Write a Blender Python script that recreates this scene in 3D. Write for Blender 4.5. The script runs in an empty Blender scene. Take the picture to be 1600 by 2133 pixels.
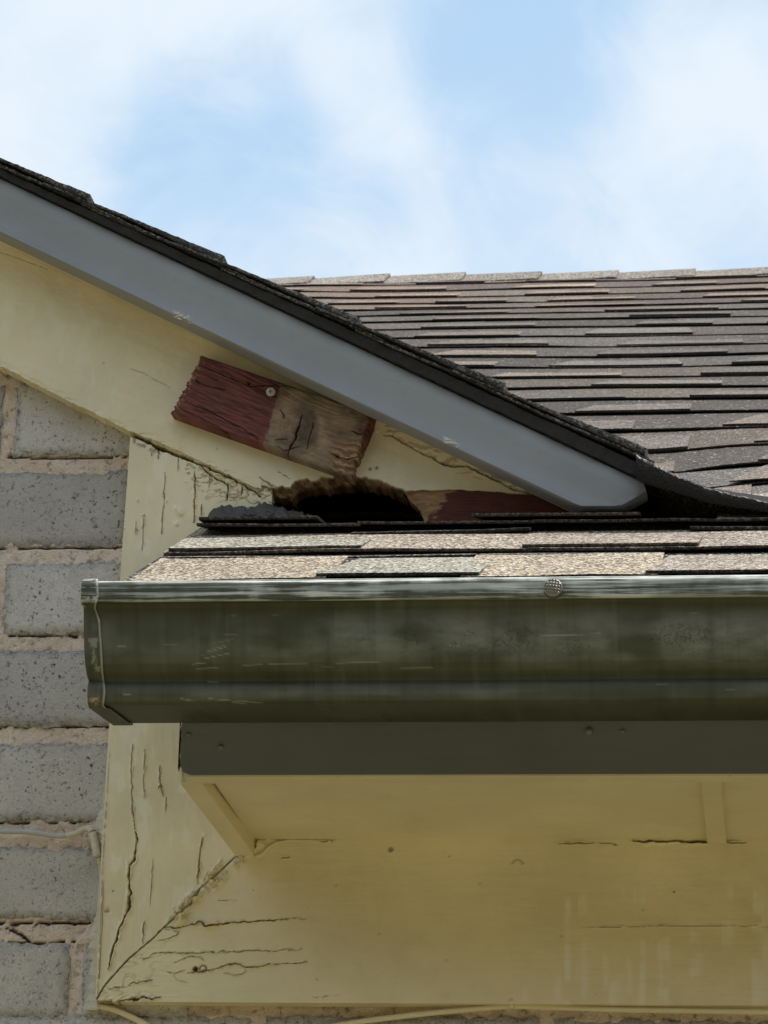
import bpy, math, random
import numpy as np
rnd = random.Random(7)
scene = bpy.context.scene
COL = scene.collection
# ------------------------------------------------------------------ camera
FPX, IW, IH = 7000.0, 1600.0, 2133.0
TH, PS, RO = math.radians(18.0), math.radians(7.0), math.radians(1.5)
_s, _c = math.sin, math.cos
CF = np.array([-_s(PS)*_c(TH), _c(PS)*_c(TH), _s(TH)])
_R0 = np.array([_c(PS), _s(PS), 0.0]); _U0 = np.cross(_R0, CF)
CR = _c(RO)*_R0 + _s(RO)*_U0
CU = _c(RO)*_U0 - _s(RO)*_R0
CAMZ = 1.75
CC = np.array([0.568, -2.762, CAMZ])
cam_data = bpy.data.cameras.new('camera'); cam = bpy.data.objects.new('camera', cam_data); COL.objects.link(cam)
from mathutils import Matrix, Vector
cam.matrix_world = Matrix(((CR[0], CU[0], -CF[0], CC[0]), (CR[1], CU[1], -CF[1], CC[1]), (CR[2], CU[2], -CF[2], CC[2]), (0, 0, 0, 1)))
cam_data.sensor_fit = 'VERTICAL'; cam_data.sensor_height = 36.0
cam_data.lens = FPX/IH*36.0
cam_data.clip_start = 0.05; cam_data.clip_end = 2000.0
cam_data.dof.use_dof = True; cam_data.dof.focus_distance = 2.78; cam_data.dof.aperture_fstop = 60.0
scene.camera = cam
# ------------------------------------------------------------------ sky, sun, exposure
SUN = np.array([0.50, 0.06, 0.86]); SUN /= np.linalg.norm(SUN)
SUN_EL = math.asin(SUN[2]); SUN_AZ = math.atan2(SUN[0], SUN[1])
world = bpy.data.worlds.new('World'); scene.world = world; world.use_nodes = True
wt = world.node_tree; wt.nodes.clear()
def wn(t, **k):
    n = wt.nodes.new(t)
    for a, b in k.items(): setattr(n, a, b)
    return n
w_out = wn('ShaderNodeOutputWorld'); w_bg = wn('ShaderNodeBackground'); w_bg.inputs['Strength'].default_value = 0.12
w_sky = wn('ShaderNodeTexSky', sky_type='NISHITA', sun_disc=False, sun_elevation=SUN_EL, sun_rotation=SUN_AZ, air_density=1.0, dust_density=1.2, ozone_density=1.5)
w_tc = wn('ShaderNodeTexCoord')
w_map = wn('ShaderNodeMapping'); w_map.inputs['Location'].default_value = (0.30, 0.0, 0.12); w_map.inputs['Scale'].default_value = (1.0, 1.0, 1.25)
w_n1 = wn('ShaderNodeTexNoise'); w_n1.inputs['Scale'].default_value = 7.5; w_n1.inputs['Detail'].default_value = 4.0; w_n1.inputs['Roughness'].default_value = 0.42
w_n1.inputs['Distortion'].default_value = 0.35
w_ramp = wn('ShaderNodeValToRGB'); w_ramp.color_ramp.interpolation = 'EASE'
w_ramp.color_ramp.elements[0].position = 0.42; w_ramp.color_ramp.elements[1].position = 0.86
w_ramp.color_ramp.elements[0].color = (0.0, 0.0, 0.0, 1); w_ramp.color_ramp.elements[1].color = (1, 1, 1, 1)
w_mix = wn('ShaderNodeMix', data_type='RGBA'); w_mix.inputs[7].default_value = (4.45, 4.95, 5.45, 1)
w_blue = wn('ShaderNodeMix', data_type='RGBA'); w_blue.inputs[0].default_value = 0.75; w_blue.inputs[7].default_value = (3.0, 4.25, 5.5, 1)
L = wt.links.new
L(w_tc.outputs['Generated'], w_map.inputs['Vector']); L(w_map.outputs[0], w_n1.inputs['Vector'])
w_fine = wn('ShaderNodeTexNoise'); w_fine.inputs['Scale'].default_value = 22.0; w_fine.inputs['Detail'].default_value = 5.0; w_fine.inputs['Roughness'].default_value = 0.6; w_fine.inputs['Distortion'].default_value = 0.8
L(w_map.outputs[0], w_fine.inputs['Vector'])
w_sum = wn('ShaderNodeMath', operation='MULTIPLY_ADD'); L(w_fine.outputs[0], w_sum.inputs[0]); w_sum.inputs[1].default_value = 0.45; L(w_n1.outputs[0], w_sum.inputs[2])
w_last = w_sum.outputs[0]
def clear_patch(px, py, deg, amt):
    global w_last
    d = CF+CR*(px-800)/FPX-CU*(py-1066)/FPX; d = d/np.linalg.norm(d)
    a = wn('ShaderNodeVectorMath', operation='DOT_PRODUCT'); L(w_tc.outputs['Generated'], a.inputs[0]); a.inputs[1].default_value = tuple(d)
    m = wn('ShaderNodeMapRange', interpolation_type='SMOOTHERSTEP'); L(a.outputs['Value'], m.inputs['Value']); m.inputs['From Min'].default_value = math.cos(math.radians(deg)); m.inputs['From Max'].default_value = 1.0; m.inputs['To Max'].default_value = amt
    q = wn('ShaderNodeMath', operation='SUBTRACT'); L(w_last, q.inputs[0]); L(m.outputs[0], q.inputs[1]); w_last = q.outputs[0]
clear_patch(1080, 70, 2.8, 0.17); clear_patch(880, 20, 2.0, 0.07); clear_patch(450, 300, 2.6, 0.13); clear_patch(640, 440, 2.2, 0.10); clear_patch(1560, 470, 1.8, 0.06)
clear_patch(760, 200, 1.6, -0.08); clear_patch(1400, 250, 2.5, -0.06); clear_patch(100, 130, 2.2, -0.05)
L(w_last, w_ramp.inputs['Fac']); L(w_ramp.outputs['Color'], w_mix.inputs[0])
L(w_sky.outputs[0], w_blue.inputs[6]); L(w_blue.outputs[2], w_mix.inputs[6]); L(w_mix.outputs[2], w_bg.inputs['Color']); L(w_bg.outputs[0], w_out.inputs['Surface'])
sd = bpy.data.lights.new('sun', 'SUN'); sd.energy = 3.3; sd.angle = math.radians(0.6); sd.color = (1.0, 0.95, 0.87)
sun = bpy.data.objects.new('sun', sd); COL.objects.link(sun); sun.location = (2, 0, 8)
sun.rotation_euler = Vector(tuple(SUN)).to_track_quat('Z', 'Y').to_euler()
scene.view_settings.view_transform = 'Standard'; scene.view_settings.look = 'None'
scene.view_settings.exposure = 0.60; scene.view_settings.gamma = 1.0
# ------------------------------------------------------------------ pixel <-> place
def ray(x, y): return CF + CR*(x-IW/2)/FPX - CU*(y-IH/2)/FPX
def on(x, y, Y):                       # the point of the vertical plane Y behind a photo pixel
    r = ray(x, y); return CC + r*((Y-CC[1])/r[1])
def onz(x, y, z):
    r = ray(x, y); return CC + r*((z-CC[2])/r[2])
def proj(P):
    v = np.asarray(P, float)-CC; d = v@CF
    return IW/2+FPX*(v@CR)/d, IH/2-FPX*(v@CU)/d
# ------------------------------------------------------------------ numpy noise
_tab = {}
def vnoise(x, y, seed=0):
    if seed not in _tab: _tab[seed] = np.random.RandomState(seed).rand(256, 256)
    t = _tab[seed]
    xi = np.floor(x).astype(int); yi = np.floor(y).astype(int); fx = x-xi; fy = y-yi
    fx = fx*fx*(3-2*fx); fy = fy*fy*(3-2*fy)
    a = t[xi % 256, yi % 256]; b = t[(xi+1) % 256, yi % 256]; c = t[xi % 256, (yi+1) % 256]; d = t[(xi+1) % 256, (yi+1) % 256]
    return (a*(1-fx)+b*fx)*(1-fy)+(c*(1-fx)+d*fx)*fy*1.0
def fbm(x, y, o=4, seed=0, g=0.5):
    r = 0; a = 1; n = 0
    for k in range(o):
        r = r+a*vnoise(x*2**k+k*17.3, y*2**k+k*9.1, seed+k); n += a; a *= g
    return r/n
def sstep(a, b, x):
    t = np.clip((x-a)/(b-a), 0, 1); return t*t*(3-2*t)
def dist_poly(u, v, pts):
    best = np.full(u.shape, 1e9); tt = np.zeros(u.shape); n = len(pts)-1
    for i in range(n):
        (x0, y0), (x1, y1) = pts[i], pts[i+1]
        dx, dy = x1-x0, y1-y0; L2 = dx*dx+dy*dy+1e-9
        t = np.clip(((u-x0)*dx+(v-y0)*dy)/L2, 0, 1)
        d = np.hypot(u-x0-t*dx, v-y0-t*dy); m = d < best
        best = np.where(m, d, best); tt = np.where(m, (i+t)/n, tt)
    return best, tt
def in_poly(u, v, pts):
    c = np.zeros(u.shape, bool); n = len(pts); j = n-1
    for i in range(n):
        xi, yi = pts[i]; xj, yj = pts[j]
        k = ((yi > v) != (yj > v)) & (u < (xj-xi)*(v-yi)/(yj-yi+1e-12)+xi); c ^= k; j = i
    return c
def crack(u, v, pts, w, jag=3.0, seed=1, taper=True):
    """0..1 groove strength along a jagged line given in photo pixels"""
    uu = u+(fbm(u/11, v/11, 3, seed)-0.5)*2*jag; vv = v+(fbm(u/11+40, v/11+9, 3, seed+5)-0.5)*2*jag
    d, t = dist_poly(uu, vv, pts)
    ww = w*(0.22+0.85*vnoise(u/14, v/14, seed+9))
    if taper: ww = ww*(0.3+0.7*np.clip(4*t*(1-t)*1.6, 0, 1))
    return 1-sstep(ww*0.35, ww*0.85+0.45, d)
# ------------------------------------------------------------------ mesh helpers
def tag(o, label=None, cat=None, group=None, kind=None):
    if label: o['label'] = label
    if cat: o['category'] = cat
    if group: o['group'] = group
    if kind: o['kind'] = kind
    return o
def link(name, me, mat=None, parent=None):
    o = bpy.data.objects.new(name, me); COL.objects.link(o)
    if mat is not None: me.materials.append(mat)
    if parent is not None: o.parent = parent
    return o
def empty(name, loc=(0, 0, 0)):
    o = bpy.data.objects.new(name, None); COL.objects.link(o); o.empty_display_size = 0.05
    return o
def raw_mesh(name, V, Q, smooth=None):
    me = bpy.data.meshes.new(name); V = np.asarray(V, np.float32); Q = np.asarray(Q, np.int32)
    me.vertices.add(len(V)); me.vertices.foreach_set('co', V.ravel())
    me.loops.add(Q.size); me.loops.foreach_set('vertex_index', Q.ravel())
    me.polygons.add(len(Q)); me.polygons.foreach_set('loop_start', np.arange(0, Q.size, 4, dtype=np.int32))
    me.polygons.foreach_set('loop_total', np.full(len(Q), 4, np.int32))
    if smooth is not None: me.polygons.foreach_set('use_smooth', smooth)
    me.update(calc_edges=True); me.validate()
    return me
def sheet(name, P, keep=None, back=(0, 0.02, 0), attrs=None, mat=None, parent=None, facing=(0, -1, 0), skirt=True):
    """heightfield P[n,m,3] with cells kept by a mask and every rim carried back by `back`"""
    n, m, _ = P.shape; idx = np.arange(n*m).reshape(n, m)
    if keep is None: keep = np.ones((n-1, m-1), bool)
    F4 = np.stack([idx[:-1, :-1], idx[:-1, 1:], idx[1:, 1:], idx[1:, :-1]], -1)
    a = P[0, -1]-P[0, 0]; b = P[-1, 0]-P[0, 0]
    flip = np.dot(np.cross(a, b), facing) < 0
    Q = F4[keep]
    if flip: Q = Q[:, ::-1]
    V = P.reshape(-1, 3); sk = []
    if skirt:
        kp = np.pad(keep, 1)
        for (di, dj, e0, e1) in ((-1, 0, 0, 1), (0, 1, 1, 2), (1, 0, 2, 3), (0, -1, 3, 0)):
            nb = kp[1+di:1+di+n-1, 1+dj:1+dj+m-1]; mk = keep & ~nb
            f = F4[mk]; sk.append(np.stack([f[:, e1], f[:, e0]], -1))
        sk = np.concatenate(sk)
        if flip: sk = sk[:, ::-1]
    used, inv = np.unique(Q, return_inverse=True); Q = inv.reshape(-1, 4); V0 = V[used]
    src = used
    if skirt and len(sk):
        us, iv = np.unique(sk, return_inverse=True); iv = iv.reshape(-1, 2); k = len(us); o0 = len(V0)
        V0 = np.concatenate([V0, V[us], V[us]+np.asarray(back)])
        S = np.stack([iv[:, 0]+o0, iv[:, 1]+o0, iv[:, 1]+o0+k, iv[:, 0]+o0+k], -1)
        sm = np.concatenate([np.ones(len(Q), bool), np.zeros(len(S), bool)]); Q = np.concatenate([Q, S]); src = np.concatenate([used, us, us])
    else: sm = np.ones(len(Q), bool)
    me = raw_mesh(name, V0, Q, sm)
    for k, arr in (attrs or {}).items():
        arr = np.asarray(arr, np.float32)
        if arr.ndim == 3:
            at = me.attributes.new(k, 'FLOAT_COLOR', 'POINT'); c = np.ones((len(V0), 4), np.float32); c[:, :3] = arr.reshape(-1, 3)[src]; at.data.foreach_set('color', c.ravel())
        else:
            at = me.attributes.new(k, 'FLOAT', 'POINT'); at.data.foreach_set('value', arr.ravel()[src])
    return link(name, me, mat, parent)
def pymesh(name, V, F, mat=None, parent=None, smooth=False):
    me = bpy.data.meshes.new(name); me.from_pydata([tuple(map(float, v)) for v in V], [], F); me.update()
    if smooth: me.polygons.foreach_set('use_smooth', [True]*len(me.polygons))
    return link(name, me, mat, parent)
import bmesh
def fix_normals(o):
    bm = bmesh.new(); bm.from_mesh(o.data); bmesh.ops.recalc_face_normals(bm, faces=bm.faces); bm.to_mesh(o.data); bm.free()
    return o
def box(name, x0, x1, y0, y1, z0, z1, mat, parent=None, bev=0.0):
    V = [(x, y, z) for x in (x0, x1) for y in (y0, y1) for z in (z0, z1)]
    F = [(0, 1, 3, 2), (4, 6, 7, 5), (0, 4, 5, 1), (2, 3, 7, 6), (0, 2, 6, 4), (1, 5, 7, 3)]
    o = fix_normals(pymesh(name, V, F, mat, parent))
    if bev:
        b = o.modifiers.new('bevel', 'BEVEL'); b.width = bev; b.segments = 2
    return o
def prism(name, poly, d, mat, parent=None, bev=0.0):
    """polygon of 3D points carried along the vector d"""
    poly = [np.asarray(p, float) for p in poly]; n = len(poly); d = np.asarray(d, float)
    V = poly+[p+d for p in poly]
    F = [tuple(range(n)), tuple(range(2*n-1, n-1, -1))]+[(i, (i+1) % n, n+(i+1) % n, n+i) for i in range(n)]
    o = fix_normals(pymesh(name, V, F, mat, parent))
    if bev:
        b = o.modifiers.new('bevel', 'BEVEL'); b.width = bev; b.segments = 2
    return o
def tube(name, pts, r, mat, parent=None, seg=8):
    pts = [np.asarray(p, float) for p in pts]; V = []; F = []
    for i, p in enumerate(pts):
        t = pts[min(i+1, len(pts)-1)]-pts[max(i-1, 0)]; t /= np.linalg.norm(t)
        a = np.cross(t, (0, 0, 1.0)) if abs(t[2]) < 0.9 else np.cross(t, (0, 1.0, 0)); a /= np.linalg.norm(a); b = np.cross(t, a)
        rr = r[i] if hasattr(r, '__len__') else r
        for k in range(seg):
            q = 2*math.pi*k/seg; V.append(p+rr*(a*math.cos(q)+b*math.sin(q)))
    for i in range(len(pts)-1):
        for k in range(seg):
            F.append((i*seg+k, i*seg+(k+1) % seg, (i+1)*seg+(k+1) % seg, (i+1)*seg+k))
    F.append(tuple(range(seg))); F.append(tuple(range(len(V)-1, len(V)-seg-1, -1)))
    return fix_normals(pymesh(name, V, F, mat, parent, True))
def smooth_line(pts, n=8):
    pts = [np.asarray(p, float) for p in pts]; out = []
    P = [2*pts[0]-pts[1]]+pts+[2*pts[-1]-pts[-2]]
    for i in range(1, len(P)-2):
        for k in range(n):
            t = k/n; a, b, c, d = P[i-1], P[i], P[i+1], P[i+2]
            out.append(0.5*(2*b+(c-a)*t+(2*a-5*b+4*c-d)*t*t+(3*b-a-3*c+d)*t**3))
    out.append(pts[-1]); return out
# ------------------------------------------------------------------ materials
class MB:
    def __init__(s, name, rough=0.6, spec=0.5):
        s.m = bpy.data.materials.new(name); s.m.use_nodes = True; s.t = s.m.node_tree; s.t.nodes.clear()
        s.out = s.n('ShaderNodeOutputMaterial'); s.b = s.n('ShaderNodeBsdfPrincipled')
        s.b.inputs['Roughness'].default_value = rough; s.b.inputs['Specular IOR Level'].default_value = spec
        s.l(s.b.outputs[0], s.out.inputs[0]); s.tc = s.n('ShaderNodeTexCoord')
    def n(s, t, **k):
        x = s.t.nodes.new(t)
        for a, b in k.items(): setattr(x, a, b)
        return x
    def l(s, a, b): s.t.links.new(a, b)
    def put(s, sock, v):
        if isinstance(v, (int, float)): sock.default_value = v
        elif isinstance(v, (tuple, list)): sock.default_value = tuple(v)+((1,) if len(v) == 3 and len(sock.default_value) == 4 else ())
        else: s.l(v, sock)
    def vec(s, scale=(1, 1, 1), rot=(0, 0, 0), loc=(0, 0, 0), src='Object'):
        mp = s.n('ShaderNodeMapping'); mp.inputs['Scale'].default_value = scale; mp.inputs['Rotation'].default_value = rot; mp.inputs['Location'].default_value = loc
        s.l(s.tc.outputs[src], mp.inputs[0]); return mp.outputs[0]
    def noise(s, scale, detail=4, rough=0.55, vec=None, dist=0.0):
        x = s.n('ShaderNodeTexNoise'); x.inputs['Scale'].default_value = scale; x.inputs['Detail'].default_value = detail; x.inputs['Roughness'].default_value = rough; x.inputs['Distortion'].default_value = dist
        s.l(vec if vec is not None else s.vec(), x.inputs['Vector']); return x.outputs[0]
    def voro(s, scale, vec=None, out='Color', feature='F1'):
        x = s.n('ShaderNodeTexVoronoi', feature=feature); x.inputs['Scale'].default_value = scale
        s.l(vec if vec is not None else s.vec(), x.inputs['Vector']); return x.outputs[out]
    def ramp(s, fac, stops, interp='LINEAR'):
        r = s.n('ShaderNodeValToRGB'); r.color_ramp.interpolation = interp; e = r.color_ramp.elements
        while len(e) < len(stops): e.new(0.5)
        for k, (p, c) in enumerate(stops):
            e[k].position = p; e[k].color = (c, c, c, 1) if isinstance(c, (int, float)) else tuple(c)+(1,)
        s.l(fac, r.inputs[0]); return r.outputs[0]
    def mix(s, fac, a, b, mode='MIX'):
        x = s.n('ShaderNodeMix', data_type='RGBA', blend_type=mode); s.put(x.inputs[0], fac); s.put(x.inputs[6], a); s.put(x.inputs[7], b); return x.outputs[2]
    def math(s, op, a, b=0.0, clamp=False):
        x = s.n('ShaderNodeMath', operation=op, use_clamp=clamp); s.put(x.inputs[0], a); s.put(x.inputs[1], b); return x.outputs[0]
    def attr(s, name, out='Fac'):
        x = s.n('ShaderNodeAttribute', attribute_name=name); return x.outputs[out]
    def base(s, c): s.put(s.b.inputs['Base Color'], c)
    def rough(s, r): s.put(s.b.inputs['Roughness'], r)
    def bump(s, h, dist=0.001, strength=1.0, prev=None):
        x = s.n('ShaderNodeBump'); x.inputs['Distance'].default_value = dist; x.inputs['Strength'].default_value = strength; s.l(h, x.inputs['Height'])
        if prev is not None: s.l(prev, x.inputs['Normal'])
        s.l(x.outputs[0], s.b.inputs['Normal']); return x.outputs[0]
def paint_mat(name, col, grain_rot=(0, 0, 0), grain_scale=(300, 300, 14), rough=0.5, attrs=True, var=0.12, dirtcol=(0.07, 0.05, 0.03)):
    k = MB(name, rough, 0.4)
    big = k.noise(9, 4, 0.6); fine = k.noise(90, 4, 0.65)
    c = k.mix(k.ramp(big, [(0.3, 0.0), (0.7, 1.0)]), tuple(x*(1-var) for x in col), tuple(min(1, x*(1+var*0.5)) for x in col))
    c = k.mix(k.ramp(fine, [(0.55, 0.0), (0.75, 0.35)]), c, tuple(x*(1-var*1.6) for x in col))
    sp = k.voro(55, out='Distance'); sel = k.noise(31, 2)
    spot = k.math('MULTIPLY', k.ramp(sp, [(0.035, 1.0), (0.07, 0.0)]), k.ramp(sel, [(0.60, 0.0), (0.64, 1.0)]))
    c = k.mix(k.math('MULTIPLY', spot, 0.8), c, dirtcol)
    gm = k.noise(3.5, 6, 0.7); c = k.mix(k.ramp(gm, [(0.52, 0.0), (0.70, 0.30)]), c, tuple(x*y for x, y in zip(col, (.62, .58, .50))))
    if attrs:
        c = k.mix(k.attr('stain'), c, (0.86, 0.80, 0.66))
        c = k.mix(k.attr('bare'), c, k.attr('wood', 'Color'))
        c = k.mix(k.attr('dirt'), c, dirtcol)
    k.base(c)
    g = k.noise(1.0, 3, 0.6, k.vec(grain_scale, grain_rot)); w = k.noise(26, 3, 0.5)
    h = k.math('ADD', k.math('MULTIPLY', g, 0.35), k.math('MULTIPLY', w, 1.0))
    k.bump(h, 0.0012, 0.6)
    k.rough(k.ramp(big, [(0.3, rough*0.85), (0.7, min(1, rough*1.2))]))
    return k.m
M = {}
CREAM = (0.80, 0.70, 0.48)
RAKE_ANG = math.radians(27.0)
M['cream_v'] = paint_mat('cream_paint_upright', CREAM)
M['cream_h'] = paint_mat('cream_paint_level', CREAM, grain_scale=(12, 300, 300))
M['cream_r'] = paint_mat('cream_paint_sloping', CREAM, grain_rot=(0, -RAKE_ANG, 0), grain_scale=(12, 300, 300))
M['cream_plain'] = paint_mat('cream_paint', CREAM, attrs=False, grain_scale=(12, 300, 300))
M['grey'] = paint_mat('grey_paint', (0.28, 0.285, 0.29), grain_scale=(8, 120, 120), rough=0.42, attrs=False, var=0.13, dirtcol=(0.08, 0.08, 0.08))
M['grey_eave'] = paint_mat('grey_eave_paint', (0.205, 0.215, 0.23), grain_scale=(8, 160, 160), rough=0.5, attrs=False, var=0.1, dirtcol=(0.3, 0.3, 0.28))
def wood_attr(name, rough=0.75, bump=0.5):
    k = MB(name, rough, 0.3); k.base(k.mix(0.25, k.attr('tint', 'Color'), k.mix(k.noise(400, 3), (0.02, 0.015, 0.012), (0.30, 0.22, 0.16)), 'OVERLAY'))
    k.bump(k.noise(350, 4, 0.7), 0.0008, bump); return k.m
M['wood'] = wood_attr('weathered_painted_wood')
k = MB('brick_grey', 0.85, 0.3)
o_info = k.n('ShaderNodeObjectInfo'); 
sp = k.n('ShaderNodeVectorMath', operation='ADD'); k.l(k.tc.outputs['Object'], sp.inputs[0])
cx = k.n('ShaderNodeCombineXYZ'); 
for q in range(3): k.l(k.math('MULTIPLY', o_info.outputs['Random'], 3.1+q), cx.inputs[q])
k.l(cx.outputs[0], sp.inputs[1]); bv = sp.outputs[0]
big = k.noise(22, 4, 0.6, bv); fine = k.noise(420, 3, 0.7, bv); mid = k.noise(200, 4, 0.75, bv)
c = k.mix(k.ramp(big, [(0.3, 0), (0.7, 1)]), (0.49, 0.45, 0.415), (0.62, 0.575, 0.53))
c = k.mix(k.ramp(mid, [(0.33, 0.8), (0.43, 0.0)]), c, (0.12, 0.115, 0.11))
c = k.mix(k.ramp(fine, [(0.56, 0.0), (0.66, 0.85)]), c, (0.68, 0.64, 0.58))
c = k.mix(k.math('MULTIPLY', k.ramp(k.noise(300, 2, 0.5, bv), [(0.30, 0.9), (0.38, 0.0)]), k.ramp(k.noise(26, 3, .6, bv), [(.40, 0.15), (.6, 1.0)])), c, (0.05, 0.05, 0.05))
c = k.mix(k.ramp(k.noise(34, 3, 0.6, bv), [(0.70, 0.0), (0.74, 0.45)]), c, (0.26, 0.17, 0.13))
edge = k.attr('rim'); c = k.mix(k.math('MULTIPLY', edge, k.ramp(mid, [(0.35, 1.0), (0.6, 0.15)])), c, (0.16, 0.15, 0.145))
hv = k.n('ShaderNodeHueSaturation'); k.l(k.math('ADD', 0.80, k.math('MULTIPLY', o_info.outputs['Random'], 0.36)), hv.inputs['Value']); k.l(c, hv.inputs['Color']); c = hv.outputs[0]
st_ = k.noise(9, 4, .6, bv); c = k.mix(k.ramp(st_, [(.58, 0.0), (.75, .45)]), c, (.5, .45, .40))
k.base(c); nb = k.bump(k.math('ADD', k.math('MULTIPLY', mid, 1.0), k.math('MULTIPLY', fine, 0.5)), 0.0022, 0.9); M['brick'] = k.m
k = MB('mortar_pink', 0.9, 0.2)
fine = k.noise(520, 3, 0.7); mid = k.noise(120, 4, 0.65); big = k.noise(14, 3)
c = k.mix(k.ramp(big, [(0.35, 0), (0.65, 1)]), (0.68, 0.53, 0.43), (0.78, 0.65, 0.54))
c = k.mix(k.ramp(mid, [(0.36, 0.7), (0.46, 0.0)]), c, (0.24, 0.18, 0.14))
c = k.mix(k.ramp(fine, [(0.54, 0.0), (0.66, 0.8)]), c, (0.86, 0.76, 0.66))
c = k.mix(k.attr('dirt'), c, (0.05, 0.045, 0.04))
k.base(c); k.bump(k.math('ADD', mid, k.math('MULTIPLY', fine, 0.6)), 0.003, 1.0); M['mortar'] = k.m
k = MB('brickwork_far', 0.9, 0.2)
bt = k.n('ShaderNodeTexBrick'); bt.inputs['Scale'].default_value = 1.0; bt.inputs['Brick Width'].default_value = 0.215; bt.inputs['Row Height'].default_value = 0.0824; bt.inputs['Mortar Size'].default_value = 0.007
bt.inputs['Color1'].default_value = (0.24, 0.235, 0.23, 1); bt.inputs['Color2'].default_value = (0.31, 0.30, 0.29, 1); bt.inputs['Mortar'].default_value = (0.46, 0.36, 0.29, 1)
k.l(k.vec((1, 1, 1), (math.radians(90), 0, 0)), bt.inputs['Vector']); k.base(k.mix(k.ramp(k.noise(150, 4, 0.7), [(0.4, 0.6), (0.55, 0.0)]), bt.outputs['Color'], (0.1, 0.1, 0.1))); k.bump(k.noise(200, 4), 0.002); M['brickwork'] = k.m
def shingle_mat(name, dark=0.18, light=2.1, sparkle=0.35, cell=430, tarcol=(0.022, 0.020, 0.020)):
    k = MB(name, 0.85, 0.25); oi = k.n('ShaderNodeObjectInfo')
    geo = k.n('ShaderNodeNewGeometry')
    v = k.vec((1, 1, 1)); col = oi.outputs['Color']
    cl = k.voro(cell, v); sepn = k.n('ShaderNodeSeparateColor'); k.l(cl, sepn.inputs[0])
    cl2 = k.noise(cell*0.55, 3, 0.7, v)
    val = k.math('ADD', k.math('MULTIPLY', sepn.outputs[0], 0.65), k.math('MULTIPLY', cl2, 0.35))
    f = k.ramp(val, [(0.12, dark), (0.5, 0.85), (0.85, light)])
    c = k.mix(1.0, col, f, 'MULTIPLY')
    c = k.mix(k.ramp(sepn.outputs[1], [(1-sparkle*0.35, 0.0), (1-sparkle*0.3, 0.55)]), c, (0.75, 0.70, 0.62))
    blot = k.noise(14, 3, 0.6, v); c = k.mix(k.ramp(blot, [(0.35, 0.35), (0.6, 0.0)]), c, k.mix(1.0, c, (0.55, 0.55, 0.58), 'MULTIPLY'))
    tar = k.attr('tar'); c = k.mix(tar, c, tarcol)
    k.base(c); k.bump(k.math('ADD', k.voro(cell, v, 'Distance'), cl2), 0.0016, 0.85)
    k.rough(0.85); return k.m
M['shingle'] = shingle_mat('asphalt_granules')
M['shingle_far'] = shingle_mat('asphalt_granules_far', 0.42, 1.6, 0.04, 430, (0.050, 0.045, 0.042))
M['shingle_edge'] = shingle_mat('asphalt_granules_dark', 0.2, 2.4, 0.5, 500)
k = MB('gutter_paint', 0.6, 0.3)
n1 = k.noise(11, 4, 0.65); n2 = k.noise(1.0, 4, 0.65, k.vec((26, 60, 60))); strk = k.noise(1.0, 4, 0.7, k.vec((7, 300, 300)))
c = k.mix(k.ramp(n1, [(0.3, 0.0), (0.72, 1.0)]), (0.054, 0.059, 0.036), (0.095, 0.102, 0.076))
chalk = k.attr('chalk'); c = k.mix(k.math('MULTIPLY', chalk, k.ramp(n2, [(0.28, 0.15), (0.62, 0.9)])), c, (0.25, 0.26, 0.235))
runs = k.noise(1.0, 3, 0.6, k.vec((70, 5, 5))); c = k.mix(k.ramp(runs, [(0.5, 0.0), (0.72, 0.4)]), c, (0.025, 0.028, 0.015)); c = k.mix(k.ramp(k.noise(1.0, 3, 0.6, k.vec((110, 9, 9), loc=(3, 1, 0))), [(0.58, 0.0), (0.75, 0.3)]), c, (0.17, 0.18, 0.16))
pit = k.math('MULTIPLY', k.attr('pit'), k.ramp(k.noise(480, 3, 0.7), [(0.44, 1.0), (0.50, 0.0)])); c = k.mix(k.math('MULTIPLY', pit, 0.4), c, (0.012, 0.013, 0.012))
c = k.mix(k.attr('scratch'), c, (0.40, 0.40, 0.36))
lipm = k.attr('lip'); lw = k.math('MULTIPLY', lipm, k.ramp(k.math('ADD', k.math('MULTIPLY', strk, 0.75), k.math('MULTIPLY', k.noise(34, 3, 0.6), 0.25)), [(0.45, 0.0), (0.56, 1.0)]))
c = k.mix(k.math('MULTIPLY', lw, 0.92), c, (0.66, 0.67, 0.62))
k.base(c); c = k.mix(k.attr('lichen'), c, (0.42, 0.33, 0.17))
k.base(c); k.rough(k.ramp(n1, [(0.3, 0.5), (0.7, 0.7)])); k.bump(k.noise(40, 3), 0.0006, 0.5); M['gutter'] = k.m
k = MB('grey_sealant', 0.55, 0.5); k.base(k.mix(k.noise(60, 3), (0.035, 0.033, 0.032), (0.085, 0.079, 0.075))); k.bump(k.noise(90, 4, 0.6), 0.002, 0.8); M['sealant'] = k.m
k = MB('galvanised_steel', 0.38, 0.5); k.b.inputs['Metallic'].default_value = 0.75; k.base(k.mix(k.noise(300, 4, 0.7), (0.16, 0.15, 0.13), (0.40, 0.38, 0.34))); M['steel'] = k.m
k = MB('screw_zinc', 0.45, 0.5); k.b.inputs['Metallic'].default_value = 0.35; k.base(k.mix(k.noise(700, 3, 0.6), (0.34, 0.31, 0.25), (0.62, 0.58, 0.48))); M['zinc'] = k.m
k = MB('shade_black', 0.9, 0.2); k.base((0.012, 0.011, 0.010)); M['dark'] = k.m  # near-black colour standing in for the shade inside the hole
k = MB('rust', 0.8, 0.2); k.base(k.mix(k.noise(700, 3), (0.05, 0.03, 0.02), (0.22, 0.13, 0.07))); M['rust'] = k.m
k = MB('cable_grey', 0.5, 0.4); k.base(k.mix(k.noise(120, 3), (0.36, 0.36, 0.35), (0.50, 0.49, 0.47))); M['cable'] = k.m
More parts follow.
